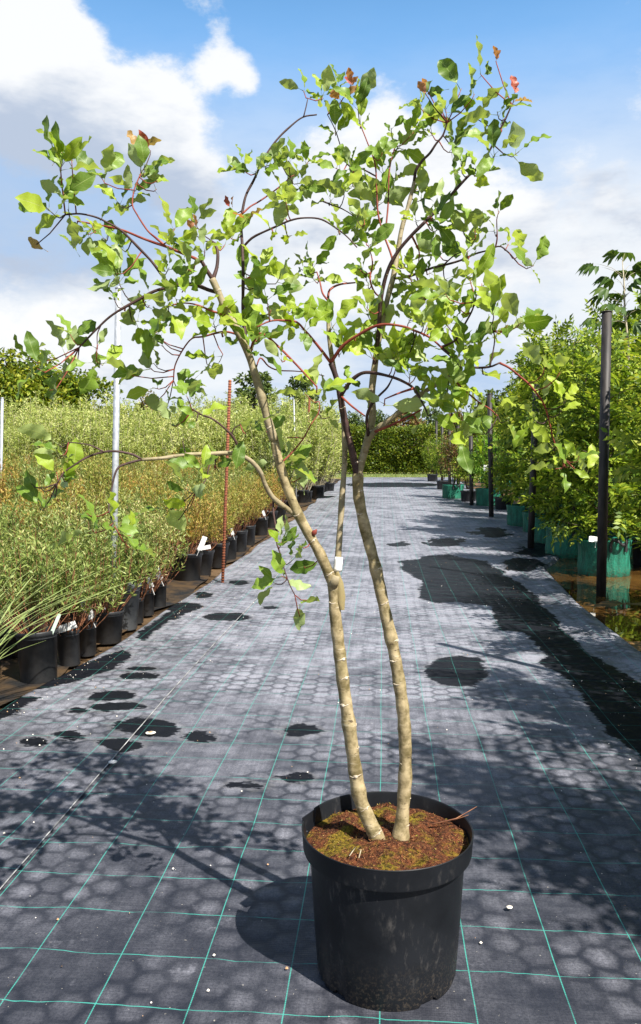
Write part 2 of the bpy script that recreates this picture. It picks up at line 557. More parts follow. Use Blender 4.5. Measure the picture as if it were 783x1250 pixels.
M['reed'] = foliage('grass_blade', [(0.0, (0.16, 0.24, 0.06)), (0.5, (0.26, 0.34, 0.11)), (1.0, (0.42, 0.44, 0.20))], 0.3)
M['osier_green'] = foliage('fresh_osier_leaf', [(0.0, (0.096, 0.151, 0.034)), (0.4, (0.205, 0.277, 0.062)), (0.75, (0.355, 0.403, 0.124)), (1.0, (0.546, 0.529, 0.279))], 0.3, warm=(1.706, 1.197, 1.397))
# ---------------------------------------------------------------- ground, mats, puddle
def vnoise(X, Y, sc, seed=0, oct_=3):
    """cheap value noise on arrays"""
    out = np.zeros_like(X)
    amp, tot = 1.0, 0.0
    for o in range(oct_):
        r_ = np.random.default_rng(seed + o)
        T = r_.random((64, 64))
        u, v_ = X * sc, Y * sc
        i, j = np.floor(u).astype(int), np.floor(v_).astype(int)
        fu, fv = u - i, v_ - j
        fu, fv = fu * fu * (3 - 2 * fu), fv * fv * (3 - 2 * fv)
        g = lambda a, c: T[a % 64, c % 64]
        out += amp * ((g(i, j) * (1 - fu) + g(i + 1, j) * fu) * (1 - fv) + (g(i, j + 1) * (1 - fu) + g(i + 1, j + 1) * fu) * fv)
        tot += amp
        amp *= 0.5
        sc *= 2.1
    return out / tot - 0.5


GZ = np.vectorize(gz)


def grid_obj(name, xs_of, ys, nx, zfun, material, parent=None):
    ys = np.asarray(ys)
    U = np.linspace(0, 1, nx)
    X = np.stack([xs_of(y)[0] + (xs_of(y)[1] - xs_of(y)[0]) * U for y in ys])
    Y = np.repeat(ys[:, None], nx, 1)
    Z = GZ(X, Y) + zfun(X, Y, np.repeat(U[None], len(ys), 0))
    V = np.stack([X, Y, Z], -1).reshape(-1, 3)
    i = np.arange(len(ys) - 1)[:, None] * nx + np.arange(nx - 1)[None]
    Q = np.stack([i, i + 1, i + nx + 1, i + nx], -1).reshape(-1, 4)
    o = link(bpy.data.objects.new(name, np_mesh(name, V, Q, material, smooth=True)), parent)
    return o, V


def ell(cx, cy, rx, ry, n=14):
    return [(cx + rx * math.cos(2 * math.pi * k / n), cy + ry * math.sin(2 * math.pi * k / n)) for k in range(n)]


WET_SHADE_PX = [
    [(517, 820), (530, 805), (560, 800), (588, 804), (597, 825), (580, 838), (545, 838), (525, 830)],
    [(600, 690), (631, 710), (646, 720), (658, 736), (672, 746), (679, 753), (686, 765), (696, 777), (710, 789), (725, 801), (744, 810),
     (758, 822), (783, 837), (830, 870), (830, 950), (783, 926), (754, 904), (742, 897), (725, 873), (715, 854), (703, 844), (696, 832),
     (672, 818), (655, 810), (667, 801), (653, 786), (641, 772), (612, 770), (600, 741), (560, 735), (534, 737), (511, 730), (516, 709),
     (491, 686), (550, 676)],
    ell(134, 852, 30, 7), ell(140, 865, 36, 6), ell(42, 909, 20, 5), ell(84, 901, 19, 5), ell(182, 890, 42, 11), ell(146, 911, 30, 8),
    [(-20, 862), (30, 852), (48, 853), (20, 872), (-20, 890)], ell(172, 827, 26, 4), ell(172, 818, 20, 3), ell(365, 893, 24, 9),
    ell(243, 900, 18, 8), ell(278, 754, 30, 5), ell(222, 742, 26, 6), ell(96, 870, 14, 4),  # third ellipse is a cast shadow painted as a dark patch
    [(30, 845), (60, 828), (100, 812), (150, 795), (165, 800), (140, 818), (105, 828), (70, 840)],
    [(165, 780), (200, 752), (235, 738), (240, 745), (200, 765), (175, 785)], ell(248, 727, 14, 4), ell(292, 712, 12, 3),
    ell(520, 694, 34, 5), ell(300, 960, 30, 3), ell(355, 950, 22, 4), ell(545, 662, 24, 5), ell(490, 664, 12, 3), ell(600, 650, 26, 6),
    ell(480, 592, 60, 3), ell(390, 607, 20, 2), ell(330, 742, 10, 2), ell(640, 690, 26, 8), ell(660, 672, 30, 9),
]
WET_SHADE = [[(p.x, p.y) for p in (G(*q) for q in poly)] for poly in WET_SHADE_PX]


def wet_shade_field(V):
    """signed distance to the nearest wet or painted-shadow patch, positive inside"""
    pts = V[:, :2]
    best = np.full(len(pts), -1.0)
    for poly in WET_SHADE:
        A = np.array(poly)
        B = np.roll(A, -1, 0)
        lo, hi = A.min(0) - 0.4, A.max(0) + 0.4
        idx = np.where(np.all((pts > lo) & (pts < hi), axis=1))[0]
        if not len(idx):
            continue
        p = pts[idx]
        dmin = np.full(len(p), 9.0)
        ins = np.zeros(len(p), bool)
        for a, c in zip(A, B):
            e = c - a
            t = np.clip(((p - a) @ e) / max(e @ e, 1e-9), 0, 1)
            dmin = np.minimum(dmin, np.linalg.norm(p - (a + t[:, None] * e), axis=1))
            cr = ((a[1] > p[:, 1]) != (c[1] > p[:, 1]))
            with np.errstate(divide='ignore', invalid='ignore'):
                xi = (c[0] - a[0]) * (p[:, 1] - a[1]) / (c[1] - a[1]) + a[0]
            ins ^= cr & (p[:, 0] < xi)
        sdv = np.where(ins, dmin, -dmin)
        best[idx] = np.maximum(best[idx], sdv)
    return np.clip(best, -0.3, 0.3)


def add_wet_shade(o, V):
    at = o.data.attributes.new('wet', 'FLOAT', 'POINT')
    at.data.foreach_set('value', wet_shade_field(V).astype(np.float32))


# open ground: damp brown soil near the plots, rough grass beyond the lane
m_, q, out = mat('soil_and_grass')
t = q.new('ShaderNodeTexCoord').outputs['Object']
gx_, gy_, gz_ = q.xyz(t)
n1_ = q.noise(t, 2.2, 6, 0.65)
n2_ = q.noise(t, 30, 5, 0.65)
soil = q.mix(q.ss(n1_, 0.35, 0.65), (0.03, 0.017, 0.007), (0.12, 0.07, 0.03))
soil = q.mix(q.ss(n2_, 0.5, 0.75), soil, (0.16, 0.10, 0.05))
grs = q.mix(q.ss(q.noise(t, 0.9, 6, 0.6), 0.3, 0.7), (0.16, 0.18, 0.035), (0.34, 0.31, 0.09))
colg = q.mix(q.ss(gy_, 38.0, 40.0), soil, grs)
principled(q, out, colg, q.ss(n1_, 0.3, 0.7, 0.35, 0.85), q.bump(n2_, 0.6, 0.02))
M['ground'] = m_
gy = np.concatenate([np.linspace(-30, 0, 8), np.linspace(1, 60, 60), np.linspace(70, 600, 14)])
ground, _ = grid_obj('ground', lambda y: (-400, 400), gy, 60, lambda X, Y, U: np.full_like(X, -0.055), M['ground'])
tag(ground, kind='structure')

SEAM = -1.27


def mat_right(y):
    return float(np.interp(y, [0, 8, 10.5, 12.5, 15, 60], [1.90, 1.98, 2.15, 2.9, 3.4, 3.5]))


def mat_left(y):
    return float(np.interp(y, [0, 4, 5, 7, 12, 16, 60], [-2.3, -2.22, -2.12, -2.02, -2.02, -1.95, -1.9])) + 0.03 * math.sin(y * 2.3)


ys = np.concatenate([np.arange(0.6, 7, 0.025), np.arange(7, 14, 0.05), np.arange(14, 39.5, 0.25)])


def z_main(X, Y, U):
    z = 0.010 * vnoise(X, Y, 1.3, 3) + 0.006 * vnoise(X, Y, 5, 9) + 0.004
    z += np.where(U > 0.985, -0.045, 0) + 0.02 * np.exp(-((U - 0.95) / 0.02) ** 2)
    return z


def z_side(X, Y, U):
    z = 0.010 * vnoise(X, Y, 1.3, 3) + 0.006 * vnoise(X, Y, 5, 9) + 0.011
    z += np.where(U < 0.03, -0.045, 0) + 0.05 * vnoise(X, Y, 0.9, 21) * (1 - U) ** 2
    z += 0.018 * np.exp(-((X - SEAM + 0.16 + 0.03 * vnoise(X, Y, 1.5, 5)) / 0.02) ** 2) * (vnoise(X, Y, 0.7, 33) + 0.35)
    return z


mat_main, V_ = grid_obj('weed_mat', lambda y: (SEAM - 0.03, mat_right(y)), ys, 120, z_main, M['mat_a'])
add_wet_shade(mat_main, V_)
tag(mat_main, kind='structure')
mat_side, V_ = grid_obj('weed_mat_side', lambda y: (mat_left(y), SEAM + 0.012 * math.sin(y * 0.9)), ys, 50, z_side, M['mat_b'])
add_wet_shade(mat_side, V_)
tag(mat_side, kind='structure')
# pale selvedge thread along the overlapping edge
sv = MB()
M['selvedge'] = simple('selvedge', (0.16, 0.16, 0.16), (0.50, 0.50, 0.48), 9, 0.7)
for y0, y1 in zip(ys[:-1:3], ys[3::3]):
    xa, xb = SEAM + 0.012 * math.sin(y0 * 0.9), SEAM + 0.012 * math.sin(y1 * 0.9)
    za = gz(0, y0) + float(0.010 * vnoise(np.array([xa]), np.array([y0]), 1.3, 3)[0] + 0.006 * vnoise(np.array([xa]), np.array([y0]), 5, 9)[0]) + 0.0135
    zb = gz(0, y1) + float(0.010 * vnoise(np.array([xb]), np.array([y1]), 1.3, 3)[0] + 0.006 * vnoise(np.array([xb]), np.array([y1]), 5, 9)[0]) + 0.0135
    sv.add([(xa - 0.004, y0, za), (xa + 0.001, y0, za), (xb + 0.001, y1, zb), (xb - 0.004, y1, zb)], [(0, 1, 2, 3)])
tag(sv.build('mat_edge', M['selvedge'], mat_side), kind=None)

# dark cloth under the pot rows on the left
M['old_mat'] = simple('old_ground_cloth', (0.010, 0.010, 0.011), (0.075, 0.045, 0.02), 4, 0.6, 0.4)
cl, _ = grid_obj('ground_cloth', lambda y: (-16, mat_left(y) - 0.10 + 0.07 * math.sin(y * 1.7) + 0.05 * math.sin(y * 4.1)), np.concatenate([np.arange(1.5, 12, 0.25), np.arange(12, 39, 1.0)]), 60,
                 lambda X, Y, U: 0.03 * vnoise(X, Y, 1.1, 12) - 0.026, M['old_mat'])
tag(cl, kind='structure')

# mud and standing water between the lane and the bags on the right
M['mud'] = simple('wet_mud', (0.035, 0.018, 0.006), (0.20, 0.11, 0.035), 8, 0.55, 0.6)
mud, _ = grid_obj('mud_strip', lambda y: (mat_right(y) - 0.04, 8.0), np.arange(1.0, 39, 0.09), 140,
                  lambda X, Y, U: -0.035 + 0.075 * vnoise(X, Y, 1.6, 40, 4) + 0.02 * vnoise(X, Y, 9, 50), M['mud'])
tag(mud, kind='structure')
m_, q, out = mat('puddle_water')
t = q.new('ShaderNodeTexCoord').outputs['Object']
wn = q.noise(t, 3.5, 3, 0.5)
principled(q, out, q.mix(q.ss(q.noise(t, 1.5, 5, 0.6), 0.35, 0.65), (0.05, 0.024, 0.006), (0.14, 0.072, 0.018)), 0.025, q.bump(wn, 0.05, 0.02), 0.5)
pud, _ = grid_obj('puddle', lambda y: (mat_right(y) - 0.02, 4.6), np.arange(2.0, 16, 0.5), 12, lambda X, Y, U: np.full_like(X, -0.022), m_)
tag(pud, kind='structure')

# crumbs and petals lying on the mats: nobody could count them
V, Q = [], []
cr_mats = [simple('crumb_white', (0.65, 0.6, 0.52), (0.8, 0.76, 0.7), 50, 0.9), simple('crumb_tan', (0.35, 0.2, 0.1), (0.55, 0.35, 0.2), 50, 0.9),
           simple('crumb_dark', (0.03, 0.02, 0.015), (0.08, 0.05, 0.03), 50, 0.9)]
cm = []
for i in range(1500):
    y = 1.7 + 9.5 * rng.random() ** 1.3
    u = rng.random()
    if i % 3 == 0:
        x = mat_left(y) + 0.05 + abs(rng.gauss(0, 0.22))
    elif i % 3 == 1:
        x = mat_right(y) - 0.1 - abs(rng.gauss(0, 0.5))
    else:
        x = -1.9 + 3.7 * u
    s_ = 0.0016 + 0.0045 * rng.random() ** 3
    zz = gz(x, y) + (0.016 if x < SEAM else 0.010)
    a = rng.random() * 6.28
    k = len(V)
    ca, sa = math.cos(a) * s_, math.sin(a) * s_ * (0.4 + 0.6 * rng.random())
    V += [(x + ca, y + sa, zz), (x - sa, y + ca, zz), (x - ca, y - sa, zz), (x + sa, y - ca, zz), (x, y, zz + s_ * 0.9)]
    Q += [(k, k + 1, k + 4, k + 4)[:3], (k + 1, k + 2, k + 4), (k + 2, k + 3, k + 4), (k + 3, k, k + 4)]
    cm += [rng.choices([0, 1, 2], [5, 3, 2])[0]] * 4
crumbs = link(bpy.data.objects.new('crumbs', np_mesh('crumbs', V, Q, cr_mats, cm)))
tag(crumbs, 'pale crumbs and petals scattered over the black ground cloth', 'debris', kind='stuff')


def pebble(px, py, r, c1, c2, label, flat=0.6, ring=False):
    p = G(px, py)
    mb = MB()
    pr = [(r * math.sin(a), r * flat * (1 - math.cos(a)) * 0.5) for a in np.linspace(0.05, math.pi - 0.05, 7)]
    mb.lathe(pr, 12, cap_bottom=True, cap_top=True, wob=lambda a, z: 1 + 0.12 * math.sin(2 * a + 1) + 0.07 * math.sin(5 * a))
    mm = simple('pebble_stone', c1, c2, 60, 0.8, 0.3)
    o = mb.build('pebble', mm)
    o.location = (p.x, p.y, p.z + 0.012)
    if ring:
        rb = MB()
        rb.lathe([(0.001, r * flat * 1.02), (r * 0.5, r * flat * 1.0), (r * 0.55, r * flat * 0.85)], 12)
        rb.build('centre', cr_mats[1], o)
    tag(o, label, 'pebble')


pebble(138, 935, 0.019, (0.6, 0.6, 0.58), (0.75, 0.75, 0.73), 'small white stone beside the pale mat seam', 0.8)
pebble(184, 898, 0.025, (0.7, 0.62, 0.52), (0.8, 0.74, 0.66), 'flat pale shell with an orange middle on the wet patch', 0.3, True)
pebble(622, 1113, 0.010, (0.6, 0.55, 0.45), (0.75, 0.7, 0.6), 'tiny cream stone on the mat beyond the big pot', 0.7)

# ---------------------------------------------------------------- the potted tree
pot_p = G(479, 1238) + Vector((FWD.x, FWD.y, 0)).normalized() * 0.192
POT = Vector((pot_p.x, pot_p.y, 0.006))
tree = empty('potted_tree', POT, 0, 'young twin-stemmed tree with broad pale green leaves in a large black pot', 'potted tree')
D0 = (POT - Vector((0, 0, CAM_H))).dot(FWD) / FWD.length      # view depth of the pot's axis at ground
POT_H = 0.405


def tl(p):
    return Vector(p) - POT


# pot: tapered wall, broad rim band, lip, a notch in the rim
m_, q, out = mat('scuffed_pot_plastic')
t = q.new('ShaderNodeTexCoord').outputs['Object']
sc_ = q.noise(q.v('MULTIPLY', t, (1, 1, 0.35)), 55, 5, 0.7)
big_ = q.noise(t, 6, 5, 0.6)
zz_ = q.xyz(t)[2]
dirt = q.m('MULTIPLY', q.ss(sc_, 0.50, 0.75), q.ss(big_, 0.46, 0.66))
mud_ = q.m('MULTIPLY', q.ss(q.noise(t, 120, 4, 0.7), 0.48, 0.66), q.ss(zz_, 0.16, 0.0))
cpot = q.mix(q.ss(big_, 0.3, 0.7), (0.007, 0.008, 0.010), (0.013, 0.0145, 0.018))
cpot = q.mix(q.m('MULTIPLY', dirt, 0.5), cpot, (0.13, 0.12, 0.11))
cpot = q.mix(q.m('MULTIPLY', mud_, 0.45), cpot, (0.11, 0.085, 0.06))
principled(q, out, cpot, q.ss(big_, 0.3, 0.7, 0.38, 0.5), q.bump(sc_, 0.12, 0.002), 0.22)
M['big_pot'] = m_
pot = MB()
SD = 96
A_N = math.radians(180) + YAW - 0.35           # the notch looks left and a little back
A_N = math.pi - 0.25


def notch(a):
    dlt = abs((a - A_N + math.pi) % (2 * math.pi) - math.pi)
    return 1.0 if dlt < 0.17 else 0.0


prof = [(0.0, 0.006), (0.185, 0.004), (0.192, 0.0), (0.196, 0.014), (0.2055, 0.15), (0.2160, 0.338), (0.2180, 0.345),
        (0.2335, 0.346), (0.2355, 0.352), (0.2385, 0.398), (0.2400, 0.4045), (0.2382, 0.4060), (0.2355, 0.4040), (0.2335, 0.396), (0.2290, 0.356), (0.2120, 0.350), (0.2060, 0.25)]
vs, fs = [], []
for i, (r_, z_) in enumerate(prof):
    for k in range(SD):
        a = 2 * math.pi * k / SD
        zz = z_
        rr = r_
        if i >= 8 and i <= 13 and notch(a):
            zz = min(z_, 0.356 + 0.001 * (i - 8))
            rr = r_ - 0.004
        if i in (2, 3) and any(abs((a - c + math.pi) % (2 * math.pi) - math.pi) < 0.10 for c in (-0.95, -2.3, 0.6, 2.2)):
            zz = z_ + 0.012
            rr = r_ - 0.004
        vs.append((rr * math.cos(a), rr * math.sin(a), zz))
for i in range(len(prof) - 1):
    for k in range(SD):
        k2 = (k + 1) % SD
        fs.append((i * SD + k, i * SD + k2, (i + 1) * SD + k2, (i + 1) * SD + k))
pot.add(vs, fs)
pot_o = pot.build('pot', M['big_pot'], tree)
for p_ in pot_o.data.polygons:
    p_.use_smooth = True
es = pot_o.modifiers.new('edges', 'EDGE_SPLIT')
es.split_angle = R(38)
# folded flap of the rim at the notch
fl = MB()
for da, s_ in ((-0.17, 1),):
    a = A_N + da
    e = Vector((math.cos(a), math.sin(a), 0))
    tng = Vector((-math.sin(a), math.cos(a), 0))
    fl.add([e * 0.236 + Vector((0, 0, 0.34)), e * 0.236 + Vector((0, 0, 0.404)), e * 0.246 + tng * 0.05 + Vector((0, 0, 0.398)), e * 0.244 + tng * 0.05 + Vector((0, 0, 0.36)),
            e * 0.233 + Vector((0, 0, 0.34)), e * 0.233 + Vector((0, 0, 0.404)), e * 0.243 + tng * 0.05 + Vector((0, 0, 0.398)), e * 0.241 + tng * 0.05 + Vector((0, 0, 0.36))],
           [(0, 1, 2, 3), (7, 6, 5, 4), (0, 4, 5, 1), (1, 5, 6, 2), (2, 6, 7, 3), (3, 7, 4, 0)])
fl.build('rim_flap', M['big_pot'], pot_o, smooth=False)

# peat with moss
m_, q, out = mat('mossy_peat')
t = q.new('ShaderNodeTexCoord').outputs['Object']
a1 = q.noise(t, 90, 6, 0.7)
a2 = q.noise(t, 11, 5, 0.6)
a3 = q.noise(q.v('ADD', t, (3, 8, 1)), 220, 3, 0.6)
pc = q.mix(q.ss(a1, 0.32, 0.68), (0.014, 0.005, 0.003), (0.19, 0.062, 0.024))
pc = q.mix(q.ss(a3, 0.58, 0.72), pc, (0.45, 0.22, 0.09))
moss = q.mix(q.ss(a1, 0.3, 0.7), (0.035, 0.03, 0.004), (0.33, 0.24, 0.02))
pc = q.mix(q.m('MULTIPLY', q.ss(a2, 0.48, 0.60), 0.85), pc, moss)
principled(q, out, pc, 0.9, q.bump(q.m('ADD', a1, q.m('MULTIPLY', a3, 0.5)), 1.0, 0.012), 0.2)
M['soil'] = m_
SOIL_Z = 0.362
so = MB()
vs, fs = [(0, 0, SOIL_Z + 0.018)], []
NR, NA = 26, 72
rs = np.linspace(0, 0.2290, NR + 1)[1:]
for i, r_ in enumerate(rs):
    for k in range(NA):
        a = 2 * math.pi * k / NA
        x, y = r_ * math.cos(a), r_ * math.sin(a)
        n_ = float(vnoise(np.array([x + 3]), np.array([y + 3]), 16, 60, 4)[0])
        z = SOIL_Z + 0.018 * (1 - (r_ / 0.23) ** 2) + 0.050 * n_
        if notch(a) and r_ > 0.19:
            z -= 0.006
        vs.append((x, y, min(max(z, 0.3575), 0.396)))
for k in range(NA):
    fs.append((0, 1 + k, 1 + (k + 1) % NA))
for i in range(NR - 1):
    for k in range(NA):
        k2 = (k + 1) % NA
        fs.append((1 + i * NA + k, 1 + i * NA + k2, 1 + (i + 1) * NA + k2, 1 + (i + 1) * NA + k))
so.add(vs, fs)
soil_o = so.build('soil', M['soil'], tree)
n = 1700
rr = 0.222 * np.sqrt(nrg.random(n))
aa = nrg.random(n) * 6.283
X, Y = rr * np.cos(aa), rr * np.sin(aa)
Z = SOIL_Z + 0.018 * (1 - (rr / 0.23) ** 2) + 0.050 * vnoise(X + 3, Y + 3, 16, 60, 4) + 0.001
dirs = unit(np.stack([nrg.normal(size=n), nrg.normal(size=n), np.abs(nrg.normal(size=n)) * 0.5], -1))
V, Q = leaf_quads(np.stack([X, Y, Z], -1), dirs, nrg.normal(size=(n, 3)), nrg.uniform(0.004, 0.012, n), nrg.uniform(0.0012, 0.004, n))
M['flake'] = foliage('peat_flake', [(0, (0.03, 0.01, 0.005)), (0.4, (0.13, 0.042, 0.016)), (0.7, (0.22, 0.09, 0.03)), (0.86, (0.22, 0.18, 0.025)), (1, (0.32, 0.20, 0.09))], 0.1, 0.9, obj_rand=False)
fk = link(bpy.data.objects.new('peat_flakes', np_mesh('peat_flakes', V, Q, M['flake'])), tree)
fk['kind'] = 'stuff'
tw = MB()
tw.tube([(0.13, 0.075, SOIL_Z + 0.02), (0.20, 0.085, SOIL_Z + 0.035), (0.262, 0.11, SOIL_Z + 0.062)], [0.0025, 0.002, 0.0008], 5)
tw.tube([(0.19, 0.083, SOIL_Z + 0.03), (0.235, 0.075, SOIL_Z + 0.052)], [0.0016, 0.0007], 5)
tw.build('dry_twig', M['stem_red'], tree)
tw = MB()
tw.tube([(-0.10, -0.13, SOIL_Z + 0.022), (-0.085, -0.10, SOIL_Z + 0.032), (-0.07, -0.115, SOIL_Z + 0.030), (-0.075, -0.14, SOIL_Z + 0.022)], 0.0016, 5)
tw.build('root', M['stem_pale'], tree)

# bark
def bark(name, c1, c2, scar, zs=(1, 1, 0.35), ring=0.7):
    m_, q, out = mat(name)
    t = q.new('ShaderNodeTexCoord').outputs['Object']
    n1 = q.noise(t, 28, 5, 0.65)
    n2 = q.noise(q.v('MULTIPLY', t, (0.35, 0.35, 2.2)), 45, 4, 0.6)
    n3 = q.noise(q.v('MULTIPLY', q.v('ADD', t, (4, 2, 7)), (1, 1, 2.2)), 55, 4, 0.65)
    n4 = q.noise(q.v('ADD', t, (1, 5, 2)), 9, 4, 0.6)
    c = q.mix(q.ss(n1, 0.3, 0.7), c1, c2)
    c = q.mix(q.m('MULTIPLY', q.ss(n2, 0.60, 0.70), ring), c, scar)
    c = q.mix(q.m('MULTIPLY', q.ss(n3, 0.60, 0.70), 0.8), c, (0.05, 0.03, 0.018))
    c = q.mix(q.m('MULTIPLY', q.ss(n4, 0.48, 0.66), 0.35), c, q.v('MULTIPLY', c, (0.62, 0.68, 0.5)))
    principled(q, out, c, 0.62, q.bump(q.m('ADD', n1, n2), 0.35, 0.003), 0.3)
    return m_


M['bark'] = bark('pale_bark', (0.13, 0.10, 0.04), (0.44, 0.35, 0.20), (0.58, 0.50, 0.36), ring=0.5)
M['bark_up'] = bark('greyish_bark', (0.20, 0.16, 0.085), (0.36, 0.30, 0.19), (0.42, 0.36, 0.26), ring=0.4)
M['bark_dark'] = bark('purple_bark', (0.035, 0.018, 0.016), (0.085, 0.045, 0.04), (0.12, 0.08, 0.07), ring=0.3)
M['bark_red'] = bark('red_twig_bark', (0.17, 0.028, 0.022), (0.30, 0.07, 0.04), (0.2, 0.06, 0.05), ring=0.2)
M['scar'] = simple('leaf_scar', (0.30, 0.24, 0.16), (0.60, 0.52, 0.40), 90, 0.8, 0.4)

